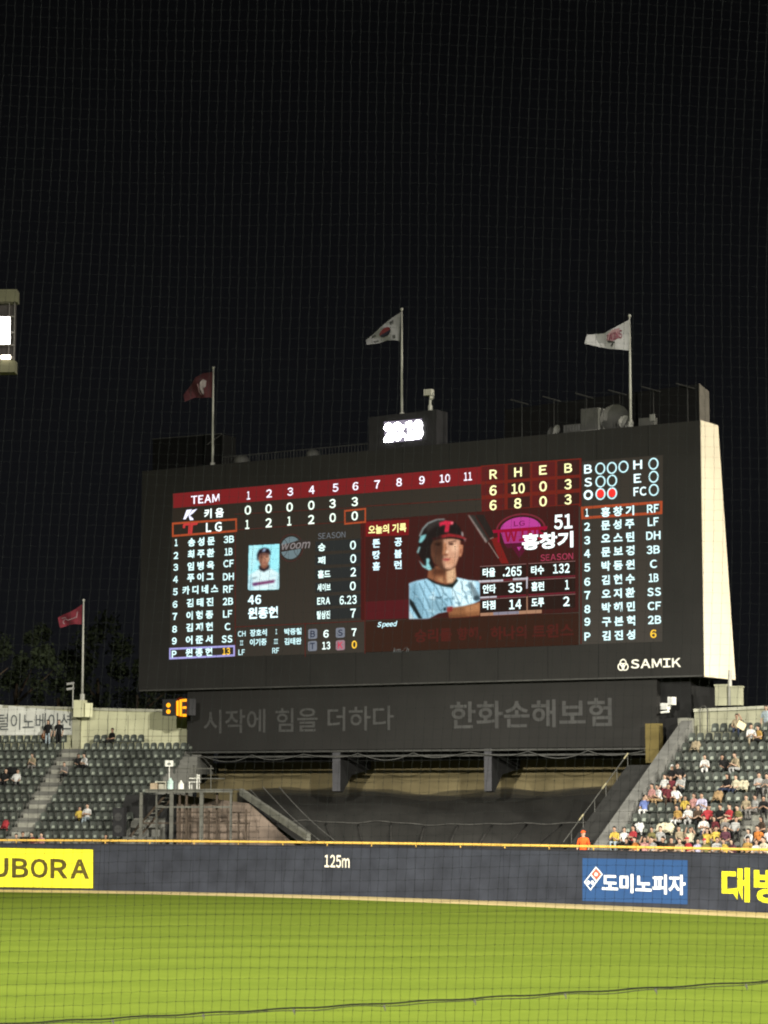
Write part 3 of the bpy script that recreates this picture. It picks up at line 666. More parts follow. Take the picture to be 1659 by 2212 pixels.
for i in range(10):
    def home(m):
        text_on(m, H, A6, HN[i], 512 + 1.4 * i, HNY[i], 364, 108, .046, .034); text_on(m, H, A6, '123456789P'[i], 176 + .6 * i, HO[i], 34 if i == 0 else 66, 90, .046, .03)
        if i < 9: text_on(m, H, A6, HP[i][0], HP[i][1], HP[i][2], HP[i][3], 92, .046, .026)
    part('lineup_row', '#cfeff0', home)
# maker's lettering on the cabinet
lg = MB(); text_on(lg, B, zC, 'SAMIK', 1212, 917, 200, 37, .03, .022)
for a in (90, 210, 330): ring_on(lg, B, zC, 1082 + 9 * math.cos(math.radians(a)), 926 - 10 * math.sin(math.radians(a)), 14, 16, 4.5, .03 + a * 1e-5)
lg.build('maker_lettering', M('white_board_lettering', (0.78, 0.76, 0.68), .6, .05), board)
# =================================================================== LOWER LED BANNER BOARD
banner = thing('banner_display', 'dark switched-off banner board with grey lettering hung under the scoreboard', 'display board', B.pt(16, 7.4, -1))
q = [B.uv(*p, -.35) for p in ((403, 1622), (1418, 1613), (1419, 1474), (405, 1501))]
ff = [B.pt(u, v, -.35) for u, v in q]; ff[2].z = c4[1][1] - .02; ff[3].z = c4[0][1] - .02; ff[2].z = min(ff[2].z, ff[3].z + 1)
bb = [p + back * 1.6 for p in ff]
mb = MB(); mb.hexa(ff, bb); mb.build('cabinet', M('banner_black', (0.019, 0.0185, 0.0175), .8, .1, .4), banner)
mb = MB()
Z4 = (500, 2150, 1.659); Z5 = (1400, 2150, 1.58302)
text_on(mb, B, Z4, '시작에 힘을 더하다', 738, 240, 1005, 128, -.33, .012); text_on(mb, B, Z5, '한화손해보험', 455, 198, 815, 142, -.33, .02)
mb.build('lettering', M('grey_banner_lettering', (0.050, 0.050, 0.049), .8, .15), banner)
mb = MB()
for i in range(2):
    a = B.pt(q[0][0], q[0][1] - .28 * i - .04, -.33 - .02 * i); e = B.pt(q[1][0], q[1][1] - .28 * i - .04, -.33 - .02 * i)
    mb.box(a, e - a, Vector((0, 0, -.1)), back * .3)
mb.build('bottom_frame', M('grey_metal_trim', (0.1, 0.1, 0.095)), banner)
# hanging cable along its lower edge
pts = []
uu0, uu1 = B.uv(430, 1640)[0], B.uv(1400, 1640)[0]
for i in range(121):
    s = i / 120; k = (s * 8) % 1
    pts.append(B.pt(uu0 + (uu1 - uu0) * s, q[0][1] - .28 - .28 * (1 - (2 * k - 1) ** 2) * (1 + .4 * math.sin(s * 17)), -.2))
mb = MB(); mb.tube(pts, .022, 5); tag(mb.build('hanging_cable', M('pale_cable', (.08, .08, .075)), smooth=True), 'thin grey cable looping along the bottom edge of the dark banner board', 'cable')
# padded post at its right end
u0, v0 = B.uv(1402, 1648, 0); u1, v1 = B.uv(1430, 1563, 0)
mb = MB(); mb.box(B.pt(u0, v0, -.1), B.e1 * (u1 - u0), Vector((0, 0, v1 - v0)), BN * .5)
for k in (.33, .66): mb.box(B.pt(u0 - .012, v0 + (v1 - v0) * k, -.11), B.e1 * (u1 - u0 + .024), Vector((0, 0, .05)), BN * .53)
tag(mb.build('padded_column', M('mustard_padding', (.115, .09, .032), .8, .2, 1)), 'mustard yellow padded block at the right end of banner board', 'padding')
# structure that carries the boards
core = thing('scoreboard_support', 'black support tower and beams behind and below the scoreboard', 'support structure', B.pt(30, 2, -5))
mb = MB(); u0 = B.uv(1419, 1500, -.5)[0]; u1 = u0 + 1.75
mb.hexa([B.pt(u0, 3, -.9), B.pt(u1, 3, -.9), B.pt(u1, c4[1][1] - .03, -.9), B.pt(u0, c4[1][1] - .03, -.9)], [B.pt(u0, 3, -7), B.pt(u1, 3, -7), B.pt(u1, c4[1][1] - .03, -3.7), B.pt(u0, c4[1][1] - .03, -3.7)])
mb.build('end_tower', M('support_black', (.012, .012, .012), .85), core)
mb = MB(); mb.hexa([B.pt(4, 7.0, -2.3), B.pt(34.5, 7.0, -2.3), B.pt(34.5, 9.4, -2.3), B.pt(4, 9.4, -2.3)], [B.pt(4, 7.0, -4.2), B.pt(34.5, 7.0, -4.2), B.pt(34.5, 9.4, -4.2), B.pt(4, 9.4, -4.2)])
mb.build('soffit', MATS['support_black'], core)
strutm = M('dark_grey_steel', (.055, .055, .06), .6)
for (xa, xb) in ((718, 735), (1046, 1062)):
    ua, ub = B.uv(xa, 1680, -.4)[0], B.uv(xb, 1680, -.4)[0]; zt = q[0][1] - .1; zb = B.uv(xa, 1709, -.4)[1]
    prof = [(-.4, zt), (-.4, zb), (-.7, zb - .06), (-1.6, zb + .9), (-3.6, zb + 1.25), (-3.6, zt)]
    mb = MB(); n = len(prof)
    mb.add([B.pt(ua, z, w) for w, z in prof] + [B.pt(ub, z, w) for w, z in prof], [list(range(n)), list(range(n, 2 * n))[::-1]] + [[i, n + i, n + (i + 1) % n, (i + 1) % n] for i in range(n)])
    for i, f in enumerate(mb.f): mb.mi[i] = 1
    mb.mi[2] = 0
    mb.build('bracket', [strutm, MATS['support_black']], core)
# =================================================================== BATTER'S EYE
def kh_mat():
    m = M('khaki_concrete', (.115, .095, .050), .9, .22, .5)
    return m
WD = -4.3
w0 = B.uv(440, 1690, WD); w1 = B.uv(1425, 1690, WD)
mb = MB(); zb_ = 4.2
mb.hexa([B.pt(w0[0] - .5, zb_, WD), B.pt(w1[0] + .6, zb_, WD), B.pt(w1[0] + .6, 7.0, WD), B.pt(w0[0] - .5, 7.0, WD)], [B.pt(w0[0] - .5, zb_, WD - .4), B.pt(w1[0] + .6, zb_, WD - .4), B.pt(w1[0] + .6, 7.0, WD - .4), B.pt(w0[0] - .5, 7.0, WD - .4)])
tag(mb.build('rear_wall', kh_mat()), 'khaki concrete wall in the gap below the dark banner board', 'wall')
mb = MB(); N1, N2 = 40, 12
TU0 = B.uv(525, 1712, WD)[0]
def tarp_pt(s, t_):
    x = 470 + (1400 - 470) * s
    lo = fence_interp(655 + 615 * s) + Vector((.35, .9, 2.1)); hi = B.pt(TU0 + (w1[0] + .4 - TU0) * s, 4.95 + .12 * math.sin(s * 9) + .08 * math.sin(s * 23), WD + .12)
    p = lo.lerp(hi, t_); st = (t_ * 2) % 1
    p.z += .10 * math.sin(s * 60 + t_ * 5) * t_ * (1 - t_) + (.25 if t_ > .5 else 0) * (1 - t_) + .03 * math.sin(s * 31 + 9 * t_)
    return p
vs = [tarp_pt(i / N1, j / N2) for i in range(N1 + 1) for j in range(N2 + 1)]
mb.add(vs, [[i * (N2 + 1) + j, (i + 1) * (N2 + 1) + j, (i + 1) * (N2 + 1) + j + 1, i * (N2 + 1) + j + 1] for i in range(N1) for j in range(N2)])
tp = mb.build('black_tarpaulin', M('tarpaulin_weave', (.024, .0235, .0215), .85, .3, .6, stretch=(1, .2, 1)), smooth=True)
hm = M('tarpaulin_hem', (.052, .051, .047), .9, .3, 2)
mb = MB(); mb.tube([tarp_pt(i / 80, .5) + Vector((0, -.03, .05)) for i in range(81)], .035, 5); mb.build('hem', hm, tp, smooth=True)
for k_ in range(9):
    s0_ = .10 + k_ * .095; mb = MB(); mb.tube([tarp_pt(s0_ + .05 * j / 8, .48 * j / 8) + Vector((0, -.02, .01)) for j in range(9)], [.03 + .03 * math.sin(j) ** 2 for j in range(9)], 5); mb.build('fold', M('tarpaulin_fold', (.031, .030, .028), .9, .3, 2), tp, smooth=True)
sm = bpy.data.materials.new('soft_shade_strip'); sm.use_nodes = True; t_ = sm.node_tree; b_ = t_.nodes['Principled BSDF']  # dark see-through strips added to shade the khaki wall's lower edge softly
b_.inputs['Base Color'].default_value = (.022, .0215, .02, 1); b_.inputs['Roughness'].default_value = .95; b_.inputs['Specular IOR Level'].default_value = 0
tr_ = t_.nodes.new('ShaderNodeBsdfTransparent'); mx_ = t_.nodes.new('ShaderNodeMixShader'); mx_.inputs[0].default_value = .42
t_.links.new(tr_.outputs[0], mx_.inputs[1]); t_.links.new(b_.outputs[0], mx_.inputs[2]); t_.links.new(mx_.outputs[0], t_.nodes['Material Output'].inputs[0])
for k_, (h_, ww) in enumerate(((.34, .06), (.20, .09), (.46, .03))):
    mb = MB(); vs = []
    for i in range(61):
        s_ = i / 60; p = B.pt(TU0 - .3 + (w1[0] + .6 - TU0) * s_, 4.5, WD + .10 + ww); vs += [p, Vector((p.x, p.y, 4.95 + .12 * math.sin(s_ * 9) + .08 * math.sin(s_ * 23) + h_ + .06 * math.sin(s_ * (31 + 8 * k_) + k_) + .07 * math.sin(s_ * (11 + 3 * k_) + 2 * k_)))]
    mb.add(vs, [[2 * i, 2 * i + 2, 2 * i + 3, 2 * i + 1] for i in range(60)]); mb.build('soft_shade_strip', sm, tp)
tag(tp, 'dark tarpaulin sheet covering the sloping batter\'s eye behind centre field wall', 'tarpaulin')
# =================================================================== GRANDSTANDS
RISE, TREAD, Z0 = .5, .9, 2.30
class Stand:
    def __init__(s, O, ang):
        s.O = Vector(O); a = math.radians(ang); s.u = Vector((math.cos(a), -math.sin(a), 0)); s.n = Vector((math.sin(a), math.cos(a), 0)); s.rot = -a
    def pt(s, t_, off, z): p = s.O + s.u * t_ + s.n * off; return Vector((p.x, p.y, z))
    def t_at(s, off, z, px):
        lo, hi = -12.0, 30.0
        for _ in range(40):
            mid = (lo + hi) / 2
            if proj(s.pt(mid, off, z))[0] < px: lo = mid
            else: hi = mid
        return (lo + hi) / 2
LS = Stand((at(-100, 1800, 138.2).x, 138.2, 0), 12)
RS = Stand((at(1314, 1800, 118.2).x, 118.2, 0), 29)
conc = M('stand_concrete', (.10, .10, .09), .9, .25, 1.2); concl = M('pale_concrete', (.185, .185, .158), .9, .35, 2.2)
def terrace(S_, t0, t1, i0, i1, extra=1.6):
    mb = MB()
    for i in range(i0, i1 + 1):
        z = Z0 + RISE * i; d = TREAD if i < i1 else TREAD + extra
        mb.box(S_.pt(t0, TREAD * i, max(.0, z - 1.5)), S_.u * (t1 - t0), S_.n * d, Vector((0, 0, min(1.5, z))))
    return mb
NR = 11
L_t0, L_t1 = -9.0, LS.t_at(.5, 2.8, 272)
R_t1 = 13.5
lstand = thing('grandstand', 'terraced stand of nearly empty green seats beside the scoreboard\'s lower left', 'grandstand', LS.pt(3, 0, 0))
terrace(LS, L_t0, L_t1 + 1.5, 0, NR).build('terrace', conc, lstand)
rstand = thing('grandstand', 'terraced stand with scattered spectators beside the scoreboard\'s lower right', 'grandstand', RS.pt(4, 0, 0))
terrace(RS, 0, R_t1, -1, NR).build('terrace', conc, rstand)
# aisles
la = (LS.t_at(.5, 2.6, 13), LS.t_at(.5, 2.6, 56)); ra = (RS.t_at(.5, 2.6, 1582), RS.t_at(.5, 2.6, 1640))
for S_, (a0, a1), par, i1 in ((LS, la, lstand, NR), (RS, ra, rstand, NR)):
    mb = MB()
    for i in range(0 if S_ is LS else -1, i1):
        z = Z0 + RISE * i
        mb.box(S_.pt(a0, TREAD * i + .45, z + .004), S_.u * (a1 - a0), S_.n * (.45 - .004), Vector((0, 0, .25)))
        mb.box(S_.pt(a0, TREAD * i, z + .004), S_.u * (a1 - a0), S_.n * .44, Vector((0, 0, .012)))
    mb.build('aisle_stairs', concl, par)
# parapets of the right stand
def slope_slab(S_, t0, t1, dz, th, m, name, par, i0=-1.3, i1=NR + .9):
    mb = MB(); a, b = i0, i1
    mb.hexa([S_.pt(t0, a * TREAD, Z0 + RISE * a + dz - th), S_.pt(t1, a * TREAD, Z0 + RISE * a + dz - th), S_.pt(t1, a * TREAD, Z0 + RISE * a + dz), S_.pt(t0, a * TREAD, Z0 + RISE * a + dz)],
            [S_.pt(t0, b * TREAD, Z0 + RISE * b + dz - th), S_.pt(t1, b * TREAD, Z0 + RISE * b + dz - th), S_.pt(t1, b * TREAD, Z0 + RISE * b + dz), S_.pt(t0, b * TREAD, Z0 + RISE * b + dz)])
    return mb.build(name, m, par)
slope_slab(RS, -.62, -.02, .55, 1.6, M('grey_parapet', (.105, .105, .098), .9, .25, 1.5), 'parapet', rstand)
slope_slab(RS, -1.95, -.64, .40, 1.6, M('black_painted_ramp', (.02, .02, .019), .85, .2), 'side_ramp', rstand, -1.3, 7.6)
mb = MB()
mb.tube([RS.pt(-1.9, (i * .5) * TREAD, Z0 + RISE * i * .5 + 1.0) for i in range(-2, 16)], .022, 6)
for i in range(0, 16, 3): mb.tube([RS.pt(-1.9, i * .5 * TREAD, Z0 + RISE * i * .5 + .39), RS.pt(-1.9, i * .5 * TREAD, Z0 + RISE * i * .5 + 1.0)], .018, 5)
for i in (2, 8, 14): mb.tube([RS.pt(-1.91, (i * .5) * TREAD, Z0 + RISE * i * .5 + 1.0), RS.pt(-1.91, (i * .5 + .55) * TREAD, Z0 + RISE * (i * .5 + .55) + 1.0)], .04, 6, 1)
tag(mb.build('handrail', [M('dark_steel', (.06, .06, .055), .5), M('yellowed_sleeve', (.2, .18, .11), .6)]), 'thin sloping handrail with pale sleeves beside the black ramp', 'railing')
# back walls of both stands
crm = M('cream_painted_wall', (.44, .44, .295), .85, .12, .7); crm2 = M('shaded_cream_wall', (.26, .26, .185), .85, .14, .9)  # second cream is the first with shade put into its colour
capm = M('wall_cap_grey', (.30, .30, .24), .8, .15)
woff = TREAD * (NR + 1) + 1.1
def back_wall(S_, t0, t1, z0, z1a, z1b, label, m, off=woff, th=.35):
    r = thing('boundary_wall', label, 'wall', S_.pt((t0 + t1) / 2, off, z0))
    mb = MB(); f = [S_.pt(t0, off, z0), S_.pt(t1, off, z0), S_.pt(t1, off, z1b), S_.pt(t0, off, z1a)]
    mb.hexa(f, [p + S_.n * th for p in f]); mb.build('wall_face', m, r)
    mb = MB(); f = [S_.pt(t0, off - .12, z1a), S_.pt(t1, off - .12, z1b), S_.pt(t1, off - .12, z1b + .16), S_.pt(t0, off - .12, z1a + .16)]
    mb.hexa(f, [p + S_.n * (th + .2) for p in f]); mb.build('cap', capm, r)
    mb = MB(); t_ = t0 + .4
    while t_ < t1 - .1:
        mb.box(S_.pt(t_, off - .012, z0 + .1), S_.u * .03, S_.n * .01, Vector((0, 0, min(z1a, z1b) - z0 - .2))); t_ += 1.25
    mb.box(S_.pt(t0 + .1, off - .010, z0 + .95), S_.u * (t1 - t0 - .2), S_.n * .008, Vector((0, 0, .03)))
    mb.build('panel_seams', M('seam_grey', (.16, .16, .11), .9), r)
    return r
zt = lambda S_, x, y, off: S_.pt(S_.t_at(off, 9, x), off, 9)
def z_for(S_, x, y, off):
    p = S_.pt(S_.t_at(off, 9, x), off, 9); return at(x, y, p.y).z
tl0 = LS.t_at(woff, 9, 158); tl1 = LS.t_at(woff, 9, 425)
back_wall(LS, tl0 + .5, tl1, 7.6, z_for(LS, 200, 1534, woff), z_for(LS, 400, 1540, woff), 'plain cream wall behind the top seats left of the banner board', crm)
back_wall(LS, -10, tl0, 7.6, z_for(LS, 20, 1520, woff), z_for(LS, 150, 1533, woff), 'cream wall behind the lettered white banner at far left', crm, woff + .05)
mb = MB(); mb.box(LS.pt(tl0 + .03, woff - .25, 7.4), LS.u * .44, LS.n * .6, Vector((0, 0, z_for(LS, 165, 1530, woff) - 7.4)))
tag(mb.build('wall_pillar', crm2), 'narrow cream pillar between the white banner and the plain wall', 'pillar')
# lettered banner
bt0, bt1 = LS.t_at(woff - .1, 9, -140), LS.t_at(woff - .1, 9, 157)
bz1a, bz1b = z_for(LS, 0, 1522, woff), z_for(LS, 157, 1538, woff); bz0 = z_for(LS, 60, 1588, woff)
bn = thing('fabric_banner', 'white banner with dark grey lettering on the back wall', 'banner', LS.pt((bt0 + bt1) / 2, woff - .12, bz0))
mb = MB()
n = 24; vs = []
for i in range(n + 1):
    s = i / n; t_ = bt0 + (bt1 - bt0) * s; zt_ = bz1a + (bz1b - bz1a) * max(0, (s - .45) / .55); w = .02 * math.sin(s * 40)
    vs += [LS.pt(t_, woff - .08 + w, bz0), LS.pt(t_, woff - .08 + w, zt_)]
mb.add(vs, [[2 * i, 2 * i + 2, 2 * i + 3, 2 * i + 1] for i in range(n)])
mb.build('cloth', M('white_banner_cloth', (.50, .51, .47), .8, .08, 2), bn)
vs_, fs_ = glyphs('디지털이노베이션', .004); mb = MB()
ta, tb = LS.t_at(woff - .14, 9, -57), LS.t_at(woff - .14, 9, 153); za, zb2 = z_for(LS, 80, 1577, woff), z_for(LS, 80, 1541, woff)
mb.add([LS.pt(ta + (tb - ta) * (a + .5), woff - .14, za + (zb2 - za) * (b + .5)) for a, b in vs_], fs_)
mb.build('lettering', M('grey_banner_print', (.10, .11, .11), .8), bn)
tr0 = RS.t_at(woff, 9, 1500)
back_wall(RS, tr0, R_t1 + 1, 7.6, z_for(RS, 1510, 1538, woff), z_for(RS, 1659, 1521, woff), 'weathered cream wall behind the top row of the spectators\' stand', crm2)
mb = MB(); tp0 = RS.t_at(woff - .6, 9, 1469); mb.box(RS.pt(tp0, woff - .9, 6.2), RS.u * (tr0 - tp0 - .03), RS.n * 1.2, Vector((0, 0, z_for(RS, 1480, 1552, woff) - 6.2)))
tag(mb.build('end_pier', M('grey_pier', (.17, .17, .145), .9, .2)), 'grey concrete pier at the upper end of the right stand parapet', 'pier')
# ------------------------------------------------------------------ seats
gm = M('green_seat_plastic', (.034, .039, .034), .6, .25, .9); gp = M('grey_green_seat_pan', (.135, .15, .125), .5, .25, .9)
for m_ in (gm, gp):                       # every seat has faded a little differently
    t_ = m_.node_tree; b_ = t_.nodes['Principled BSDF']; l_ = b_.inputs['Base Color'].links[0]; src_ = l_.from_socket
    oi = t_.nodes.new('ShaderNodeObjectInfo'); hs = t_.nodes.new('ShaderNodeHueSaturation'); mr = t_.nodes.new('ShaderNodeMapRange')
    mr.inputs[3].default_value = .55; mr.inputs[4].default_value = 1.5; t_.links.new(oi.outputs['Random'], mr.inputs[0]); t_.links.new(mr.outputs[0], hs.inputs['Value'])
    t_.links.new(src_, hs.inputs['Color']); t_.links.new(hs.outputs[0], b_.inputs['Base Color'])
def seat_mesh():
    mb = MB(); n = 5
    def shell(w, z0, z1, y0, y1, th, m, curve, rnd):
        vs = []
        for j in range(4):
            s = j / 3; z = z0 + (z1 - z0) * s; y = y0 + (y1 - y0) * s
            ww = w * (1 - rnd * s ** 3)
            for i in range(n + 1):
                a = (i / n - .5) * 2; vs.append((a * ww / 2, y - curve * a * a, z - (.05 * rnd * 4 * a ** 4 if j == 3 else 0)))
        k = len(vs); vs += [(x, y + th, z) for x, y, z in vs]
        fs = []
        for j in range(3):
            for i in range(n):
                a = j * (n + 1) + i; q_ = [a, a + 1, a + n + 2, a + n + 1]; fs += [q_, [k + v for v in q_[::-1]]]
        top = [3 * (n + 1) + i for i in range(n + 1)]
        for i in range(n): fs += [[top[i], top[i + 1], k + top[i + 1], k + top[i]], [i + 1, i, k + i, k + i + 1]]
        for j in range(3):
            a = j * (n + 1); fs += [[a, a + n + 1, k + a + n + 1, k + a], [a + n + n + 1, a + n, k + a + n, k + a + n + n + 1]]
        mb.add(vs, fs, m)
    shell(.41, .40, .84, .16, .24, .03, 0, .05, .22)
    shell(.17, .46, .61, .03, .06, .035, 1, .01, .1)
    mb.box((-.03, .10, 0), (.06, 0, 0), (0, .06, 0), (0, 0, .42), 0)
    mb.box((-.2, .0, .39), (.4, 0, 0), (0, .18, 0), (0, 0, .035), 0)
    return mb
seat0 = seat_mesh().build('stadium_seat', [gm, gp], loc=(0, 0, 0))
seat_me = seat0.data; bpy.data.objects.remove(seat0)
spots = []
SP_ = .452
def seats(S_, ranges, rows, side):
    for i in rows:
        for (t0, t1) in ranges(i):
            t_ = t0 + .25
            while t_ < t1 - .2:
                p = S_.pt(t_, TREAD * i + .55, Z0 + RISE * i); x, y = proj(p + Vector((0, 0, .6)))
                if -25 < x < 1684 and y < 1826: spots.append((p.length, p, S_.rot, side, i))
                t_ += SP_
seats(LS, lambda i: [(L_t0, la[0] - .05), (la[1] + .05, L_t1 + max(0, i - 3) * .16)] if i < NR else [(L_t0, la[0] - .05), (la[1] + .35, la[1] + 3.6)], range(0, NR + 1), 0)
seats(RS, lambda i: [(.1 + (.9 if i == NR else 0), ra[0] - .05), (ra[1] + .05, R_t1)], range(-1, NR + 1), 1)
spots.sort(key=lambda s: s[0])
for k, (d, p, rot, side, i) in enumerate(spots[:300]):
    o = bpy.data.objects.new('stadium_seat', seat_me); COL.objects.link(o); o.location = p; o.rotation_euler = (0, 0, rot + random.uniform(-.03, .03))
    if side: tag(o, 'green tip-up plastic seat in the stand right of the scoreboard', 'seat', 'green seats in the right stand')
    else: tag(o, 'green tip-up plastic seat in the near rows of the left stand', 'seat', 'green seats in the left stand')
rest = MB()
for d, p, rot, side, i in spots[300:]:
    R = Matrix.Rotation(rot, 3, 'Z'); o = len(rest.v)
    rest.v += [R @ v.co + p for v in seat_me.vertices]
    for pl_ in seat_me.polygons: rest.f.append([o + v for v in pl_.vertices]); rest.mi.append(pl_.material_index)
if rest.v:
    o = rest.build('stadium_seats', [gm, gp]); tag(o, 'mass of further green plastic seats in the left stand', 'seats'); o['kind'] = 'stuff'
print('seats', len(spots))
# =================================================================== PEOPLE
def person_mesh(pose):
    V = []; Ed = []; Rr = []; Zn = []
    def add(p, r, parent=None, zone=None):
        V.append(Vector(p)); Rr.append(r); i = len(V) - 1
        if parent is not None: Ed.append((parent, i)); Zn.append((parent, i, zone))
        return i
    st = pose == 'stand'
    hz = .92 if st else .50
    lean = {'lean': -.14, 'talk': -.05}.get(pose, .03)
    pel = add((0, 0, hz), (.15, .12))
    wai = add((0, lean * .3, hz + .17), (.135, .105), pel, 'top')
    che = add((0, lean * .8, hz + .36), (.165, .115), wai, 'top')
    nek = add((0, lean, hz + .53), (.055, .055), che, 'top')
    if pose in ('talk', 'leanleft'):
        k_ = .07 if pose == 'talk' else -.09; V[che].x += k_; V[nek].x += k_ * 1.4
    tilt = {'lean': -.05, 'talk': -.02}.get(pose, -.02)
    hx = V[nek].x * 1.15
    jaw = add((hx, lean + tilt, hz + .60), (.062, .066), nek, 'skin')
    hed = add((hx, lean + tilt - .005, hz + .71), (.082, .098), jaw, 'skin')
    crn = add((hx, lean + tilt + .01, hz + .79), (.06, .07), hed, 'skin')
    nos = add((hx, lean + tilt - .115, hz + .675), (.012, .014), hed, 'skin')
    for s in (-1, 1):
        ear = add((hx + s * .088, lean + tilt + .01, hz + .69), (.012, .02), hed, 'skin')
        hip = add((s * .09, -.02, hz - .02), (.095, .095), pel, 'bottom')
        if st:
            kne = add((s * .10, -.03, .50), (.062, .065), hip, 'bottom'); ank = add((s * .10, 0, .09), (.042, .045), kne, 'bottom'); toe = add((s * .12, -.17, .04), (.04, .03), ank, 'shoe')
        else:
            kne = add((s * (.13 if pose != 'cross' else .06), -.44, hz + .03), (.065, .068), hip, 'bottom'); ank = add((s * .12, -.42 + (.06 if pose == 'lean' else 0), .10), (.042, .046), kne, 'bottom'); toe = add((s * .13, -.58, .05), (.04, .03), ank, 'shoe')
        sh = add((V[che].x + s * .185, lean * .85, hz + .44), (.068, .068), che, 'top')
        if pose == 'cheer' or (pose == 'phone' and s > 0):
            el = add((s * .26, lean - .16, hz + .50), (.05, .05), sh, 'top'); wr = add((s * .17, lean - .26, hz + .70), (.034, .036), el, 'skin'); hd = Vector((-s * .02, -.02, .07))
        elif pose == 'lean':
            el = add((s * .24, -.28, hz + .12), (.05, .05), sh, 'top'); wr = add((s * .07, -.42, hz + .22), (.034, .036), el, 'skin'); hd = Vector((-s * .03, -.05, .04))
        elif pose == 'cross':
            el = add((s * .25, -.08, hz + .20), (.05, .05), sh, 'top'); wr = add((-s * .03, -.22, hz + .25 + s * .02), (.034, .036), el, 'skin'); hd = Vector((-s * .07, -.01, .02))
        elif st:
            el = add((s * .25, .03, hz + .16), (.05, .05), sh, 'top'); wr = add((s * .24, -.08, hz - .06), (.034, .036), el, 'skin'); hd = Vector((0, -.02, -.07))
        else:
            el = add((s * .25, .0, hz + .19), (.05, .05), sh, 'top'); wr = add((s * .15, -.24, hz + .13), (.034, .036), el, 'skin'); hd = Vector((-s * .02, -.07, -.015))
        w = V[wr]; palm = add(w + hd * .8, (.034, .02), wr, 'skin')
        sd = Vector((s, 0, 0)) if abs(hd.normalized().x) < .8 else Vector((0, 0, 1))
        for k in range(4):
            f1 = add(V[palm] + hd.normalized() * .035 + sd * (k - 1.5) * .019, (.009, .009), palm, 'skin')
            f2 = add(V[f1] + hd.normalized() * (.03 + .008 * (1.5 - abs(k - 1.5))) + Vector((0, 0, -.012)), (.008, .008), f1, 'skin')
        th = add(V[palm] - hd * .2 - sd * .04, (.010, .010), palm, 'skin')
    me = bpy.data.meshes.new('person'); me.from_pydata([tuple(v) for v in V], Ed, []); me.update()
    ob = bpy.data.objects.new('person_source', me); COL.objects.link(ob)
    md = ob.modifiers.new('skin', 'SKIN')
    for i, sv in enumerate(me.skin_vertices[0].data): sv.radius = Rr[i]; sv.use_root = (i == 0)
    ss = ob.modifiers.new('sub', 'SUBSURF'); ss.levels = 1; ss.render_levels = 1
    dg = bpy.context.evaluated_depsgraph_get(); out = bpy.data.meshes.new_from_object(ob.evaluated_get(dg)); bpy.data.objects.remove(ob)
    out.name = 'person'
    out.materials.clear()
    zi = {'skin': 0, 'top': 1, 'bottom': 2, 'shoe': 3}
    for _ in range(4): out.materials.append(None)
    for p in out.polygons:
        c = p.center; best = 9; bz = 'top'
        for a, b, z in Zn:
            A, Bv = V[a], V[b]; d = Bv - A; t_ = max(0, min(1, (c - A).dot(d) / max(d.length_squared, 1e-9))); e = (c - A - d * t_).length - (Rr[a][0] * (1 - t_) + Rr[b][0] * t_) * .8
            if e < best: best = e; bz = z
        p.material_index = zi[bz]; p.use_smooth = True
    hc = V[hed]
    return out, hc
def hair_mesh(hc, kind):
    mb = MB(); c = hc + Vector((0, .012, .012))
    if kind == 'cap':
        mb.ball(c + Vector((0, 0, .012)), .098, .112, .098, 12, 5, 0, 0, .5)
        mb.hexa([c + Vector((-.075, -.09, .01)), c + Vector((.075, -.09, .01)), c + Vector((.05, -.19, -.005)), c + Vector((-.05, -.19, -.005))], [c + Vector((-.075, -.09, .022)), c + Vector((.075, -.09, .022)), c + Vector((.05, -.19, .007)), c + Vector((-.05, -.19, .007))])
    else:
        mb.ball(c, .096, .108, .104, 12, 6, 0, 0, .56 if kind == 'short' else .6)
        for v in mb.v:
            if v.y < c.y - .05 and v.z < c.z + .03: v.y = c.y - .05; v.z = max(v.z, c.z + .0)
        if kind == 'long':
            k = len(mb.v); mb.hexa([c + Vector((-.09, .0, .03)), c + Vector((.09, .0, .03)), c + Vector((.10, .03, -.24)), c + Vector((-.10, .03, -.24))], [c + Vector((-.08, .11, .03)), c + Vector((.08, .11, .03)), c + Vector((.085, .12, -.22)), c + Vector((-.085, .12, -.22))])
    return mb
POSE = {p: person_mesh(p) for p in ('sit', 'lean', 'cheer', 'cross', 'phone', 'stand', 'talk', 'leanleft')}
HAIR = {}
for p, (me, hc) in POSE.items():
    for k in ('short', 'long', 'cap'):
        o = hair_mesh(hc, k).build('hair', [M('black_hair', (.012, .010, .009), .6)], loc=(0, 0, 0), smooth=True); HAIR[(p, k)] = o.data; bpy.data.objects.remove(o)
CLOTH = {'white': (.72, .72, .70), 'cream': (.72, .66, .48), 'yellow': (.66, .48, .09), 'amber': (.50, .31, .09), 'orange': (.62, .22, .05), 'red': (.46, .05, .06), 'dark red': (.16, .03, .04), 'pink': (.58, .30, .28),
         'black': (.015, .015, .016), 'grey': (.22, .21, .20), 'pale grey': (.42, .42, .41), 'brown': (.07, .045, .03), 'blue striped': (.16, .22, .50), 'pale blue': (.40, .48, .52), 'lavender': (.52, .50, .66), 'olive': (.22, .20, .08),
         'beige': (.40, .33, .22), 'navy': (.03, .04, .075), 'tan': (.40, .27, .14), 'maroon': (.11, .04, .06), 'blue': (.1, .14, .26), 'vivid orange': (1.35, .17, .03)}
SKINM = [M('skin_tone', (.24, .15, .105), .6, .1, 8), M('skin_tone_light', (.30, .20, .145), .6, .1, 8)]
shoe = M('dark_shoe', (.03, .03, .03))
def cm(n): return M(n.replace(' ', '_') + '_cloth', tuple(.48 * v for v in CLOTH[n]), .85, .3, 9)
PEOPLE = []
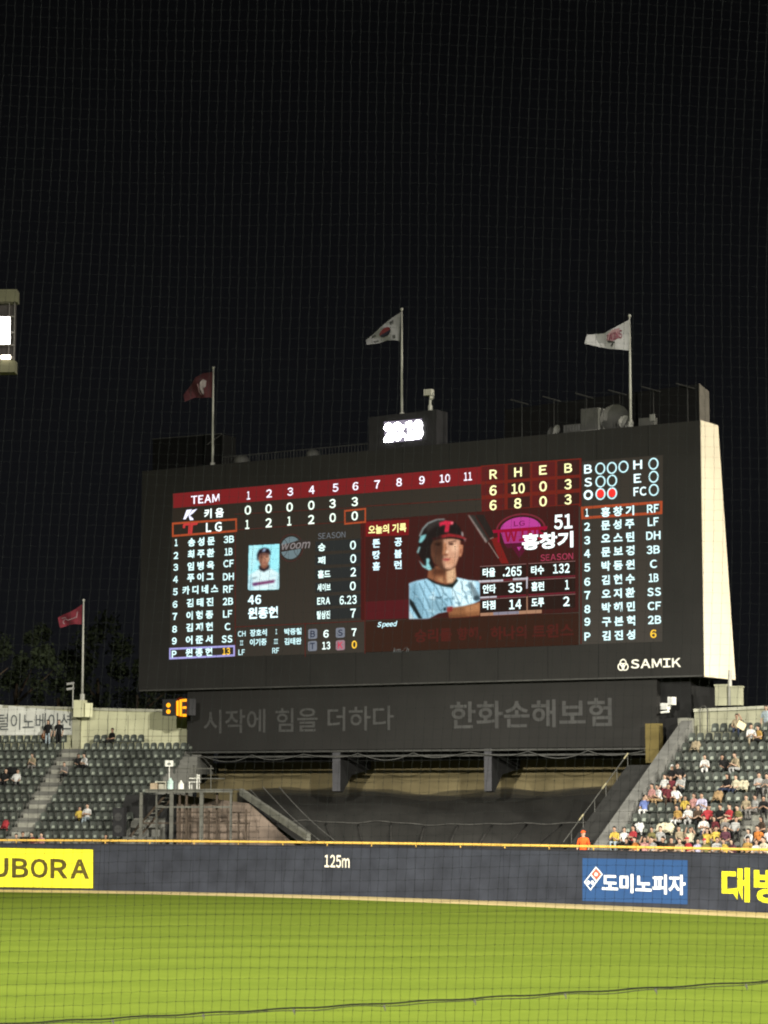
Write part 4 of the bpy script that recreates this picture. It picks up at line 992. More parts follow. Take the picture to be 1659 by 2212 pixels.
def add_person(S_, side, zx, top, bot, pose='sit', hair='short', note='', row=None):
    x, y = zx; best = None
    for i in (range(-1, NR + 1) if row is None else [row]):
        off = TREAD * i + .62; zf = Z0 + RISE * i; t_ = S_.t_at(off, zf + 1.2, x); yy = proj(S_.pt(t_, off, zf + 1.21))[1]
        if best is None or abs(yy - y) < best[0]: best = (abs(yy - y), i, t_)
    PEOPLE.append([S_, side, best[1], best[2], top, bot, pose, hair, note])
ZP = (1900, 2200, 3.02737); ZQ = (0, 2150, 2.37)
for zx, zy, top, bot, pose, hair in [
    (1060, 585, 'white', 'white', 'lean', 'short'), (1250, 590, 'black', 'black', 'sit', 'long'), (1372, 590, 'beige', 'pale grey', 'lean', 'short'), (740, 672, 'black', 'black', 'sit', 'cap'), (815, 695, 'black', 'pale grey', 'sit', 'short'),
    (670, 790, 'white', 'dark red', 'sit', 'short'), (738, 792, 'dark red', 'black', 'sit', 'long'), (806, 790, 'pale grey', 'black', 'lean', 'short'), (545, 892, 'pink', 'tan', 'sit', 'short'), (592, 922, 'white', 'tan', 'lean', 'short'), (650, 930, 'dark red', 'brown', 'sit', 'long'), (735, 925, 'white', 'tan', 'sit', 'short'),
    (475, 988, 'blue striped', 'white', 'phone', 'cap'), (1270, 795, 'black', 'navy', 'sit', 'long'), (1352, 795, 'cream', 'navy', 'sit', 'short'), (1580, 800, 'pale grey', 'black', 'cross', 'short'), (1645, 780, 'grey', 'grey', 'sit', 'short'),
    (868, 1020, 'yellow', 'black', 'sit', 'short'), (988, 1018, 'lavender', 'white', 'sit', 'short'), (918, 1050, 'pink', 'grey', 'sit', 'long'), (805, 1112, 'amber', 'white', 'sit', 'short'), (905, 1112, 'white', 'pale grey', 'lean', 'short'), (975, 1130, 'brown', 'black', 'sit', 'long'), (1035, 1140, 'red', 'black', 'sit', 'cap'),
    (1200, 1115, 'black', 'black', 'sit', 'short'), (1292, 1110, 'red', 'beige', 'cross', 'short'), (1385, 1085, 'olive', 'black', 'sit', 'short'), (1455, 1050, 'beige', 'grey', 'sit', 'short'), (1512, 1040, 'pale grey', 'grey', 'sit', 'short'), (1582, 980, 'black', 'black', 'sit', 'long'),
    (1047, 1208, 'white', 'navy', 'cross', 'short'), (1165, 1262, 'dark red', 'brown', 'sit', 'long'), (1200, 1218, 'grey', 'grey', 'sit', 'short'), (1275, 1215, 'pale grey', 'black', 'sit', 'short'), (1612, 1235, 'brown', 'black', 'sit', 'long'),
    (200, 1345, 'yellow', 'pale blue', 'lean', 'short'), (283, 1322, 'white', 'black', 'sit', 'short'), (330, 1345, 'red', 'black', 'cross', 'long'), (545, 1345, 'olive', 'black', 'sit', 'short'), (610, 1335, 'pale grey', 'black', 'sit', 'short'), (700, 1375, 'red', 'brown', 'sit', 'cap'), (835, 1345, 'beige', 'black', 'sit', 'long'), (920, 1352, 'cream', 'black', 'cheer', 'short'),
    (1080, 1322, 'yellow', 'olive', 'cheer', 'short'), (1145, 1355, 'yellow', 'black', 'sit', 'long'), (1228, 1370, 'maroon', 'grey', 'sit', 'short'), (1502, 1340, 'white', 'black', 'lean', 'long'), (1575, 1345, 'orange', 'black', 'sit', 'short'), (1642, 1322, 'white', 'black', 'sit', 'short'),
    (300, 1430, 'black', 'black', 'sit', 'short'), (395, 1460, 'orange', 'black', 'sit', 'short'), (462, 1450, 'pink', 'black', 'cheer', 'long'), (520, 1435, 'pale grey', 'black', 'sit', 'short'), (582, 1445, 'black', 'black', 'sit', 'short'), (640, 1445, 'brown', 'black', 'sit', 'short'), (692, 1438, 'beige', 'black', 'lean', 'short'), (830, 1442, 'lavender', 'black', 'sit', 'short'), (930, 1435, 'olive', 'black', 'sit', 'cap'),
    (1050, 1465, 'pale grey', 'black', 'sit', 'short'), (1120, 1440, 'yellow', 'black', 'sit', 'short'), (1190, 1445, 'maroon', 'grey', 'sit', 'long'), (1552, 1470, 'white', 'blue', 'lean', 'short'), (1470, 1480, 'amber', 'black', 'sit', 'cap'), (1632, 1455, 'cream', 'maroon', 'sit', 'short')]:
    add_person(RS, 'right', Z(ZP, zx, zy), top, bot, pose, hair)
add_person(RS, 'right', Z(ZP, 1365, 300), 'beige', 'navy', 'phone', 'short', row=NR); add_person(RS, 'right', Z(ZP, 1545, 385), 'amber', 'black', 'sit', 'short', row=10)
add_person(RS, 'right', Z(ZP, 1500, 440), 'white', 'beige', 'lean', 'long', row=10)
for zx, zy, top, bot, pose, hair in [(850, 385, 'black', 'black', 'sit', 'short'), (358, 392, 'orange', 'black', 'sit', 'long'), (600, 590, 'black', 'black', 'sit', 'long'), (657, 585, 'white', 'black', 'lean', 'short'), (260, 590, 'beige', 'grey', 'lean', 'short'), (38, 705, 'black', 'black', 'sit', 'short'), (125, 712, 'white', 'black', 'sit', 'short'),
                             (607, 1003, 'yellow', 'black', 'sit', 'short'), (662, 995, 'white', 'pale blue', 'cross', 'short'), (140, 1175, 'grey', 'black', 'lean', 'short'), (180, 1165, 'black', 'black', 'sit', 'short'), (215, 1190, 'dark red', 'brown', 'sit', 'short'), (275, 1195, 'pink', 'tan', 'sit', 'short'), (800, 1180, 'black', 'black', 'lean', 'short'), (500, 660, 'grey', 'black', 'lean', 'short')]:
    add_person(LS, 'left', Z(ZQ, zx, zy), top, bot, pose, hair)
from collections import defaultdict, Counter
rows = defaultdict(list)
for p in PEOPLE: rows[(p[1], p[2])].append(p)
ordn = ['front', 'second', 'third', 'fourth', 'fifth', 'sixth', 'seventh', 'eighth', 'ninth', 'tenth', 'eleventh', 'twelfth', 'top']

def put_person(o_loc, rot, top, bot, pose, hair, label, capcol=None):
    me, hc = POSE[pose]
    o = bpy.data.objects.new('person', me); COL.objects.link(o); o.location = o_loc; o.rotation_euler = (0, 0, rot)
    for k, m in enumerate((random.choice(SKINM), cm(top), cm(bot), shoe)):
        o.material_slots[k].link = 'OBJECT'; o.material_slots[k].material = m
    tag(o, label, 'person', None)
    h = bpy.data.objects.new('cap' if hair == 'cap' else 'hair', HAIR[(pose, hair)]); COL.objects.link(h); h.parent = o
    if hair == 'cap':
        h.material_slots[0].link = 'OBJECT'; h.material_slots[0].material = cm(capcol or ('white' if top == 'black' else random.choice(['tan', 'red', 'black'])))
    return o
for key, ps in rows.items():
    ps.sort(key=lambda p: p[3])
    for a, b in zip(ps, ps[1:]):
        if b[3] - a[3] < .44: b[3] = a[3] + .44
    cnt = Counter((p[4], p[5]) for p in ps); seen = Counter()
    for k, (S_, side, i, t_, top, bot, pose, hair, note) in enumerate(ps):
        rn = ordn[i + 1] if side == 'right' else ordn[i]
        if i == NR: rn = 'top'
        seen[(top, bot)] += 1
        lab = f'person in {top} top and {bot} trousers, {side} stand, {rn} row'
        if cnt[(top, bot)] > 1: n_ = cnt[(top, bot)]; k_ = seen[(top, bot)] if side == 'right' else n_ + 1 - seen[(top, bot)]; lab += ', ' + ('nearest the scoreboard' if k_ == 1 else 'farthest from the scoreboard' if k_ == n_ else 'midway')
        p = S_.pt(t_, TREAD * i + .50, Z0 + RISE * i)
        put_person(p, S_.rot + random.uniform(-.6, .6), top, bot, random.choice([pose, pose, 'talk', 'leanleft', 'lean']) if pose == 'sit' else pose, hair, lab).scale = [random.uniform(.88, 1.0)] * 3
# standing people
t_ = RS.t_at(TREAD * NR + 1.5, 9, Z(ZP, 1640, 110)[0]); put_person(RS.pt(t_, TREAD * NR + 1.5, Z0 + RISE * NR), RS.rot, 'pale blue', 'grey', 'stand', 'short', 'standing person in pale blue shirt against the wall at the right edge')
t_ = LS.t_at(TREAD * NR + 1.2, 9, Z(ZQ, 405, 340)[0]); put_person(LS.pt(t_, TREAD * NR + .2, Z0 + RISE * NR), LS.rot, 'black', 'pale blue', 'stand', 'long', 'person in black top and pale trousers standing before the lettered banner')
t_ = LS.t_at(TREAD * NR + 1.2, 9, Z(ZQ, 483, 350)[0]); put_person(LS.pt(t_, TREAD * NR + .3, Z0 + RISE * NR), LS.rot, 'black', 'black', 'stand', 'short', 'person all in black standing before the lettered banner beside the stairs')
gp_ = fence_interp(1242); gpos = Vector((gp_.x + .5, gp_.y + 1.2, 1.95))
put_person(gpos - Vector((0, 0, .42)), -.4, 'vivid orange', 'vivid orange', 'stand', 'cap', 'guard in bright orange vest and cap standing behind the centre field wall', 'vivid orange').scale = (1.12, 1.12, 1.04)
o_ = bpy.data.objects['person'] if False else None
# belongings on seats
def draped(S_, zx, zy, row, col, label, name, cat, w=.6):
    off = TREAD * row + .5; z = Z0 + RISE * row; t_ = S_.t_at(off, z + .7, Z(ZP if S_ is RS else ZQ, zx, zy)[0]); mb = MB(); n = 8; vs = []
    for i in range(n + 1):
        for j in range(5):
            a = i / n - .5; b = j / 4
            vs.append(S_.pt(t_ + a * w, off - .25 + b * .35, z + .52 + .38 * b - .5 * (2 * a) ** 4 * .3 + .04 * math.sin(i * 2.1 + j * 1.7)))
    k = len(vs); vs += [v - Vector((0, 0, .04)) for v in vs]
    fs = [[i * 5 + j, i * 5 + j + 1, i * 5 + j + 6, i * 5 + j + 5] for i in range(n) for j in range(4)]; fs += [[k + q_ for q_ in f[::-1]] for f in fs]
    ed = [j for j in range(5)] + [i * 5 + 4 for i in range(1, n + 1)] + [n * 5 + j for j in (3, 2, 1, 0)] + [i * 5 for i in range(n - 1, 0, -1)]
    fs += [[a, b, k + b, k + a] for a, b in zip(ed, ed[1:] + ed[:1])]
    mb.add(vs, fs); tag(mb.build(name, cm(col), smooth=True), label, cat)
draped(RS, 410, 1215, 1, 'white', 'white bundle left on a dark seat near the right stand parapet', 'clothing_bundle', 'clothing', .5)
draped(RS, 665, 1225, 1, 'cream', 'pale jacket spread over two green seats in the right stand', 'jacket', 'jacket', .9)
draped(RS, 1175, 920, 4, 'tan', 'tan coat slung over a seat beside the person in black', 'coat', 'coat', .5)
draped(RS, 1415, 905, 5, 'cream', 'cream coat draped over a seat beside the person in cream top', 'coat', 'coat', .6)
draped(RS, 960, 500, 9, 'beige', 'beige bag on a seat near the upper end of the parapet', 'bag', 'bag', .5)
draped(LS, 80, 760, 7, 'black', 'large black bag on a seat before the people in the left stand', 'bag', 'bag', .8)
draped(LS, 40, 1105, 1, 'red', 'small red cloth at the foot of the left aisle', 'cloth', 'cloth', .4)
# sheet held by the person in the top row
p = RS.pt(RS.t_at(TREAD * NR + .2, 9, Z(ZP, 1385, 350)[0]), TREAD * NR + .15, Z0 + RISE * NR + .95)
mb = MB(); mb.box(p, (RS.u + Vector((0, 0, -.6))) * .38, (Vector((0, 0, 1)) + RS.u * .6) * -.3, RS.n * .02)
tag(mb.build('card_sheet', M('cream_card', (.66, .56, .36), .7)), 'square cream card held up by a person in the top row', 'card')
# =================================================================== STEEL PLATFORM (left of the batter's eye)
ZS = (400, 2380, 3.95)
CG = Plane(LS.pt(0, 0, 0) + Vector((0, -1.2, 0)), LS.u)
CG.O = at(400, 1800, 135.3); CG.O.z = 0; CG.n = Vector((CG.e1.y, -CG.e1.x, 0))
plat = thing('steel_platform', 'grey steel framework with deck and railings beside the left stand', 'platform', CG.pt(0, 1.5, -1))
stl = M('grey_green_steel', (.072, .072, .062), .6, .25, 2); stb = M('brown_rusty_steel', (.05, .038, .028), .7, .3, 3)
def cp(x, y, w=0): return CG.px(*Z(ZS, x, y), w)
def post(x, wpx, y0, y1, w, m, name='post'):
    u0, va = CG.uv(*Z(ZS, x - wpx / 2, y0), w); u1, _ = CG.uv(*Z(ZS, x + wpx / 2, y0), w); vb = CG.uv(*Z(ZS, x, y1), w)[1] if y1 < 1300 else 1.5
    mb = MB(); mb.box(CG.pt(u0, vb, w), CG.e1 * (u1 - u0), Vector((0, 0, va - vb)), -CG.n * .12); mb.build(name, m, plat)
def beam(x0, x1, y, hpx, w, m, name='beam', mb=None):
    u0, va = CG.uv(*Z(ZS, x0, y - hpx / 2), w); u1, _ = CG.uv(*Z(ZS, x1, y), w); vb = CG.uv(*Z(ZS, x0, y + hpx / 2), w)[1]
    mb = MB(); mb.box(CG.pt(u0, vb, w), CG.e1 * (u1 - u0), Vector((0, 0, va - vb)), -CG.n * .1); mb.build(name, m, plat)
for x, w_, y0 in ((195, 36, 575), (577, 44, 575), (955, 44, 575), (1325, 24, 575)): post(x, w_, y0, 1400, 0, stl)
for x, w_, y0, m in ((390, 20, 600, stl), (680, 24, 600, stb), (768, 26, 580, stb), (1048, 18, 800, stb), (1150, 24, 580, stb), (1420, 18, 830, stb), (1515, 18, 790, stb)): post(x, w_, y0, 1400, -.5, m)
beam(250, 1345, 562, 30, .02, stl); beam(400, 1330, 760, 22, -.15, stl)
beam(650, 1560, 828, 18, -.62, stb); beam(200, 1560, 962, 18, -.62, stb); beam(600, 1520, 1165, 16, -.62, stb)
u0, v0 = CG.uv(*Z(ZS, 250, 546)); u1 = CG.uv(*Z(ZS, 1345, 546))[0]
mb = MB(); mb.box(CG.pt(u0, v0, .1), CG.e1 * (u1 - u0), Vector((0, 0, .05)), -CG.n * 2.6); mb.build('deck', stl, plat)
mb = MB()
for x0, x1, y in ((640, 1110, 276), (760, 1250, 402)): mb.tube([cp(x0, y, -2.3), cp(x1, y, -2.3)], .03, 6)
for x in (820, 880, 1075): mb.tube([cp(x, 240, -2.3), cp(x, 560, -2.3)], .025, 6)
mb.build('railing', stl, plat)
# ladder-like stairs
st_ = thing('metal_stairs', 'dark metal stairs with worn treads inside the steel platform', 'stairs', cp(300, 1180, -1.2))
mb = MB(); mb.tube([cp(60, 1130, -1.1), cp(520, 590, -1.1)], .06, 5); mb.tube([cp(130, 1190, -1.6), cp(590, 640, -1.6)], .06, 5); mb.build('stringer', stb, st_)
mb = MB()
for i in range(12):
    s = i / 11; a = cp(80 + 440 * s, 1130 - 530 * s, -1.12); mb.box(a, CG.e1 * .28, -CG.n * .5, Vector((0, 0, .03)))
mb.build('tread', concl, st_)
# block wall behind the platform
PW = -2.8
UR0 = CG.uv(668, 1812, PW)[0]; UR1 = CG.uv(535, 1725, PW)[0]; u0, v0 = CG.uv(*Z(ZS, 640, 1240), PW); u1 = CG.uv(*Z(ZS, 1560, 900), PW)[0]; v1 = CG.uv(*Z(ZS, 900, 600), PW)[1]
mb = MB(); mb.hexa([CG.pt(u0, 1.2, PW), CG.pt(UR0 + .6, 1.2, PW), CG.pt(UR1, v1 - .5, PW), CG.pt(u0, v1, PW)], [CG.pt(u0, 1.2, PW - .3), CG.pt(UR0 + .6, 1.2, PW - .3), CG.pt(UR1, v1 - .5, PW - .3), CG.pt(u0, v1, PW - .3)])
tag(mb.build('masonry_wall', M('pinkish_render', (.125, .098, .078), .9, .45, .9)), 'stained pinkish rendered wall behind the steel platform posts', 'wall')
# black panel added to stand in for the shade under the platform
mb = MB(); mb.hexa([CG.pt(u0 - 4.2, .6, PW - .2), CG.pt(u0 - .05, .6, PW - .2), CG.pt(u0 - .05, v1, PW - .2), CG.pt(u0 - 3.0, v1, PW - .2)], [CG.pt(u0 - 4.2, .6, PW - .5), CG.pt(u0 - .05, .6, PW - .5), CG.pt(u0 - .05, v1, PW - .5), CG.pt(u0 - 3.0, v1, PW - .5)])
tag(mb.build('void_panel', M('void_black', (.016, .016, .016), .9)), 'black panel standing for the shade behind the stairs under the platform deck', 'wall')
# sloping beam and cables on the tarpaulin
mb = MB(); a = at(517, 1718, 133); b = at(662, 1816, 127.5); d = (b - a); sdv = Vector((1, -.3, 0)).normalized() * .22
mb.box(a, d, sdv, Vector((0, 0, .35))); tag(mb.build('sloping_beam', stl), 'grey steel beam sloping down beside the dark tarpaulin', 'beam')
for k, (xa, ya, xb, yb, lab) in enumerate(((540, 1705, 650, 1800, 'thin pale cable nearest the sloping grey beam'), (568, 1700, 690, 1815, 'middle of three thin pale cables above the tarpaulin'), (603, 1700, 722, 1815, 'thin pale cable farthest from the sloping grey beam'))):
    mb = MB(); a = at(xa, ya, 134.5); b = at(xb, yb, 127)
    mb.tube([a.lerp(b, i / 8) + Vector((0, 0, -.15 * math.sin(math.pi * i / 8))) for i in range(9)], .018, 5); tag(mb.build('guy_cable', MATS['pale_cable']), lab, 'cable')
# things on the deck
def deckitem(fn, name, label, cat, mats):
    mb = MB(); fn(mb); tag(mb.build(name, mats), label, cat)
pw = M('white_plastic', (.5, .5, .46), .5, .15, 3)
def chair(mb):
    a = cp(800, 548, -.6); e, n, u = CG.e1, -CG.n, Vector((0, 0, 1))
    for i, j in ((0, 0), (1, 0), (0, 1), (1, 1)): mb.box(a + e * i * .42 + n * j * .42, e * .045, n * .045, u * (.44 if i == 0 else .85))
    mb.box(a + u * .42 - e * .02, e * .5, n * .48, u * .035)
    for k in (.62, .74): mb.box(a + e * .43 + u * k, e * .03, n * .46, u * .08)
    mb.box(a + e * .0 + u * .62, e * .45, n * .04, u * .035); mb.box(a + n * .43 + u * .62, e * .45, n * .04, u * .035)
deckitem(chair, 'plastic_chair', 'white plastic armchair on the steel platform deck', 'chair', pw)
def shelf(mb):
    a = cp(372, 560, -.5); e, n, u = CG.e1, -CG.n, Vector((0, 0, 1)); w = (cp(510, 560, -.5) - a).length; h = cp(372, 450, -.5).z - a.z
    mb.box(a, e * .05, n * .4, u * h); mb.box(a + e * (w - .05), e * .05, n * .4, u * h); mb.box(a + u * h, e * w, n * .4, u * .05); mb.box(a + n * .36 + e * .06, e * (w - .12), n * .03, u * (h * .95))
deckitem(shelf, 'open_cabinet', 'open pale cabinet standing on the platform deck edge', 'cabinet', M('pale_board', (.33, .32, .26)))
def carton(mb):
    a = cp(310, 556, -.5); mb.box(a, CG.e1 * .38, -CG.n * .4, Vector((0, 0, .42))); mb.box(a + Vector((0, 0, .421)) + CG.e1 * .16, CG.e1 * .06, -CG.n * .4, Vector((0, 0, .006)))
deckitem(carton, 'carton', 'brown carton beside the open cabinet on the deck', 'box', M('carton_brown', (.24, .19, .13)))
def drum(mb, x, h, r):
    a = cp(x, 560, -.5); mb.tube([a, a + Vector((0, 0, h * .1)), a + Vector((0, 0, h * .8)), a + Vector((0, 0, h))], [r, r * 1.05, r, r * .45], 12); mb.tube([a + Vector((0, 0, h)), a + Vector((0, 0, h * 1.15))], r * .3, 8)
deckitem(lambda m: drum(m, 565, .62, .19), 'water_canister', 'pale blue-green canister between cabinet and bucket on deck', 'canister', M('aqua_plastic', (.30, .40, .37), .4))
deckitem(lambda m: drum(m, 632, .55, .13), 'flask', 'dark narrow flask standing between two pale containers on deck', 'flask', M('dark_plastic', (.08, .085, .08), .4))
deckitem(lambda m: drum(m, 697, .5, .16), 'bucket', 'white lidded bucket left of the plastic armchair', 'bucket', pw)
def sign(mb):
    a = cp(500, 250, -1.5); mb.box(a, CG.e1 * .45, Vector((0, 0, .33)), -CG.n * .03); mb.box(a + CG.e1 * .12 + CG.n * .005 + Vector((0, 0, .08)), CG.e1 * .2, Vector((0, 0, .12)), -CG.n * .003, 1); mb.box(a + CG.e1 * .2 - CG.n * .035 - Vector((0, 0, 1.3)), CG.e1 * .04, Vector((0, 0, 1.6)), -CG.n * .03)
deckitem(sign, 'notice_plate', 'small white notice plate on a stake at the seats\' edge', 'notice', [pw, M('notice_grey', (.12, .13, .12))])
def spk(mb):
    a = CG.px(*Z(ZQ, 850, 1225), .6); mb.box(a, CG.e1 * .62, -CG.n * .5, Vector((0, 0, 1.55)))
    for k in (.4, 1.05): mb.tube([a + CG.e1 * .31 + CG.n * .01 + Vector((0, 0, k)), a + CG.e1 * .31 + CG.n * .03 + Vector((0, 0, k))], .22, 14, 1)
deckitem(spk, 'equipment_case', 'tall black equipment case standing in front of the left seats', 'case', [M('case_black', (.012, .012, .013)), M('case_cone', (.03, .03, .03))])
# =================================================================== SMALL CLOCK DISPLAY (left end of banner board)
zs3 = ZQ
cd = Plane(B.pt(*B.uv(350, 1545, 1.2)[:1], 0, 1.2), B.e1)
pc = thing('pitch_clock', 'small display box with glowing orange digits left of the banner board', 'clock display', cd.px(378, 1546))
a = cd.uv(350, 1546); b = cd.uv(409, 1509)
mb = MB(); mb.box(cd.pt(a[0], a[1], -.02), cd.e1 * (b[0] - a[0]), Vector((0, 0, b[1] - a[1])), -cd.n * .6); mb.build('housing', M('display_housing', (.03, .03, .032), .6), pc)
mb = MB()
disc_on(mb, cd, zs3, 1272, 232, 16, 17, .02); disc_on(mb, cd, zs3, 1272, 280, 16, 17, .02)
for q_ in ([(1332, 200), (1350, 196), (1350, 312), (1332, 308)], [(1356, 190), (1374, 188), (1374, 316), (1356, 314)], [(1376, 186), (1410, 184), (1410, 204), (1376, 206)], [(1376, 242), (1408, 240), (1408, 258), (1376, 260)], [(1376, 298), (1408, 298), (1408, 318), (1376, 318)]): poly_on(mb, cd, zs3, q_, .02)
mb.build('digits', E('#ffa41e', 1.9), pc)
mb = MB(); ring_on(mb, cd, zs3, 1366, 250, 46, 76, 8, .012); mb.build('digit_window', E('#7a1a00', .8), pc)
# =================================================================== ROOFTOP THINGS
def top_z(u): s = (u - c4[3][0]) / (c4[2][0] - c4[3][0]); return c4[3][1] + (c4[2][1] - c4[3][1]) * s
ZK = (1150, 1220, 5.53)
ck = thing('digital_clock', 'white lit digital clock in black box on top of scoreboard', 'clock', B.px(868, 960, -.2))
K = Plane(B.pt(0, 0, -.2), B.e1)
q4 = [K.uv(*Z(ZK, x, y)) for x, y in ((140, 1290), (1335, 1290), (1335, 470), (140, 610))]
q4[0] = (q4[0][0], top_z(q4[0][0]) + .01); q4[1] = (q4[1][0], top_z(q4[1][0]) + .01)
mb = MB(); mb.hexa([K.pt(u, v) for u, v in q4], [K.pt(u, v, -1.2) for u, v in q4]); mb.build('housing', M('clock_housing', (.019, .0185, .02), .8), ck)
mb = MB(); poly_on(mb, K, ZK, [(410, 690), (1078, 630), (1078, 1005), (425, 1065)], .02); mb.build('face', E('#a098aa', 1.0), ck)
mb = MB()
for s, x, y, w in (('2', 485, 875, 165), ('0', 645, 860, 175), (':', 745, 850, 60), ('1', 860, 840, 120), ('8', 1005, 825, 175)):
    text_on(mb, K, ZK, s, x, y, w, 320 if s != ':' else 200, .04, .055)
for s, x, y, w in (('2', 485, 875, 150), ('0', 645, 860, 160), ('1', 860, 840, 140), ('8', 1005, 825, 160)):
    text_on(mb, K, ZK, s, x, y, w + 16, 330, .06, .085)
mb.build('digits', E('#ffffff', 30), ck)
galv = M('galvanised_pole', (.32, .32, .29), .5, .12, 1)
def flagpole(x, ytop, ybot, w, label, dia=.15, Pl=B, Yd=None):
    b_ = (Pl.px(x, ybot, w) if Yd is None else at(x, ybot, Yd)); t_ = (Pl.px(x, ytop, w) if Yd is None else at(x, ytop, Yd)); t_.x, t_.y = b_.x, b_.y
    r = thing('flagpole', label, 'flagpole', b_)
    mb = MB(); mb.tube([b_, b_.lerp(t_, .5), t_], [dia / 2, dia / 2 * .85, dia / 2 * .6], 10); mb.build('pole', galv, r, smooth=True)
    mb = MB(); mb.ball(t_ + Vector((0, 0, .06)), .09, .09, .09, 8, 5); mb.build('finial', galv, r, smooth=True)
    mb = MB(); mb.tube([b_ - Vector((0, 0, .02)), b_ + Vector((0, 0, .35))], .14, 8); mb.build('base_collar', galv, r)
    return b_, t_
pA = flagpole(459, 797, 1012, -.9, 'grey pole of the dark red flag at scoreboard\'s left top')
pB = flagpole(868, 670, 905, -.9, 'grey pole of the national flag behind the rooftop clock')
pC = flagpole(1362.5, 684, 925, -.9, 'grey pole of white club flag near scoreboard\'s right end')
pD = flagpole(177.5, 1299, 1512, 0, 'pale pole of the red flag above the far left wall', Yd=148.5)
def coons(top, bot, s, t_):
    def ev(c, s):
        k = s * (len(c) - 1); i = min(int(k), len(c) - 2); f = k - i; return Vector(c[i]).lerp(Vector(c[i + 1]), f)
    return ev(top, s).lerp(ev(bot, s), t_)
def flag(z, top, bot, Y, mat_, label, shapes, amp=.10):
    """top and bottom edges run from the hoist to the fly"""
    def P_(s, t_, w=0):
        v = coons([(x, y, 0) for x, y in top], [(x, y, 0) for x, y in bot], s, t_)
        dp = amp * math.sin(s * 9 + t_ * 2.2) * s ** .5 + .5 * s - w
        x, y = Z(z, v.x, v.y); return at(x, y, Y + dp)
    r = thing('flag', label, 'flag', P_(0, .5)); mb = MB(); nu, nv = 26, 12
    mb.add([P_(i / nu, j / nv) for i in range(nu + 1) for j in range(nv + 1)], [[i * (nv + 1) + j, i * (nv + 1) + j + 1, (i + 1) * (nv + 1) + j + 1, (i + 1) * (nv + 1) + j] for i in range(nu) for j in range(nv)])
    mb.build('cloth', mat_, r, smooth=True)
    mb = MB(); ms = []
    for m_, pts in shapes:
        if m_ not in ms: ms.append(m_)
        if isinstance(pts, tuple):
            body, s0, s1, t0, t1 = pts; vs, fs = glyphs(body, .02); mb.add([P_(s0 + (s1 - s0) * (a + .5), t1 + (t0 - t1) * (b + .5), .12) for a, b in vs], fs, ms.index(m_))
        else: mb.poly([P_(s, t_, .11) for s, t_ in pts], ms.index(m_))
    mb.build('emblem', ms, r)
def arc(cx, cy, rx, ry, a0, a1, n=14): return [(cx + rx * math.cos(math.radians(a0 + (a1 - a0) * i / n)), cy + ry * math.sin(math.radians(a0 + (a1 - a0) * i / n))) for i in range(n + 1)]
fw = M('white_flag_cloth', (.30, .30, .31), .8, .12, 3); fk = M('dimmer_white_flag', (.19, .19, .20), .8, .12, 3); fr_ = M('crimson_flag_cloth', (.13, .020, .03), .8, .2, 2); fdr = M('dark_red_flag_cloth', (.055, .018, .022), .8, .15, 2)  # white cloths greyed in colour for the weak light reaching the flags
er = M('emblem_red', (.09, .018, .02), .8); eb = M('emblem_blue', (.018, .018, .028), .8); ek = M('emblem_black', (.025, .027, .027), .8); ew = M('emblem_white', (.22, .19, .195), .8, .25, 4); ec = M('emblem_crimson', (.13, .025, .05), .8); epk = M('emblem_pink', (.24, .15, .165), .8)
trig = [(ek, [(s0 + k, t0), (s0 + k + .022, t0), (s0 + k + .022, t0 + .16), (s0 + k, t0 + .16)]) for s0, t0 in ((.22, .10), (.74, .12), (.20, .76), (.74, .70)) for k in (0, .034, .068)]
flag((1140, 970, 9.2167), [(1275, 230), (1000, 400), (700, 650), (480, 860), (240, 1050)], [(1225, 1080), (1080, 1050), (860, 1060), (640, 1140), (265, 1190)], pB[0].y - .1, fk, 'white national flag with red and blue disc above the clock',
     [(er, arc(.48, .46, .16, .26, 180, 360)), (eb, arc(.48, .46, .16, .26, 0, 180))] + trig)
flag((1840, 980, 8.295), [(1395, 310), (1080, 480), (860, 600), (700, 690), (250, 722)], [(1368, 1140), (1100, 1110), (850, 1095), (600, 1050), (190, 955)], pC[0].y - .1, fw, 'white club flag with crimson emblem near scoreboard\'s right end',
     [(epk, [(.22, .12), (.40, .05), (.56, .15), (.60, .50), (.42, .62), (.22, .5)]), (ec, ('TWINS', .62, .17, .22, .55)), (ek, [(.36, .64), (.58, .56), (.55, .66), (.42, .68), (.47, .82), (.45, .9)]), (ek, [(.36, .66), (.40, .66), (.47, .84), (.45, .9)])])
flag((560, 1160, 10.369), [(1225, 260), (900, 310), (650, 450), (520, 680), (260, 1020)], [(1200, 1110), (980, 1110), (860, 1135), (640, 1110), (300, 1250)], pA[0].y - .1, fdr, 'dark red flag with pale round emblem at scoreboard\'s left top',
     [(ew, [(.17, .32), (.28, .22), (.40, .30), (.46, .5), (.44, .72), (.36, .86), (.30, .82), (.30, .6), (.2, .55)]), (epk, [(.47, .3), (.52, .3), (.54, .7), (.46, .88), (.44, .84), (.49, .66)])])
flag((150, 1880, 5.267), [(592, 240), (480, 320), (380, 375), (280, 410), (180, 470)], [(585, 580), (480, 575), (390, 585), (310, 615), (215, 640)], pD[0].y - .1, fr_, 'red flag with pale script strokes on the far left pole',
     [(epk, [(.16, .25), (.20, .25), (.24, .6), (.20, .62)]), (epk, [(.24, .52), (.62, .55), (.62, .62), (.24, .60)]), (epk, arc(.72, .62, .12, .22, 200, 420)[:] + arc(.72, .62, .08, .15, 420, 200)), (epk, [(.66, .28), (.86, .2), (.86, .27), (.68, .35)])], .1)
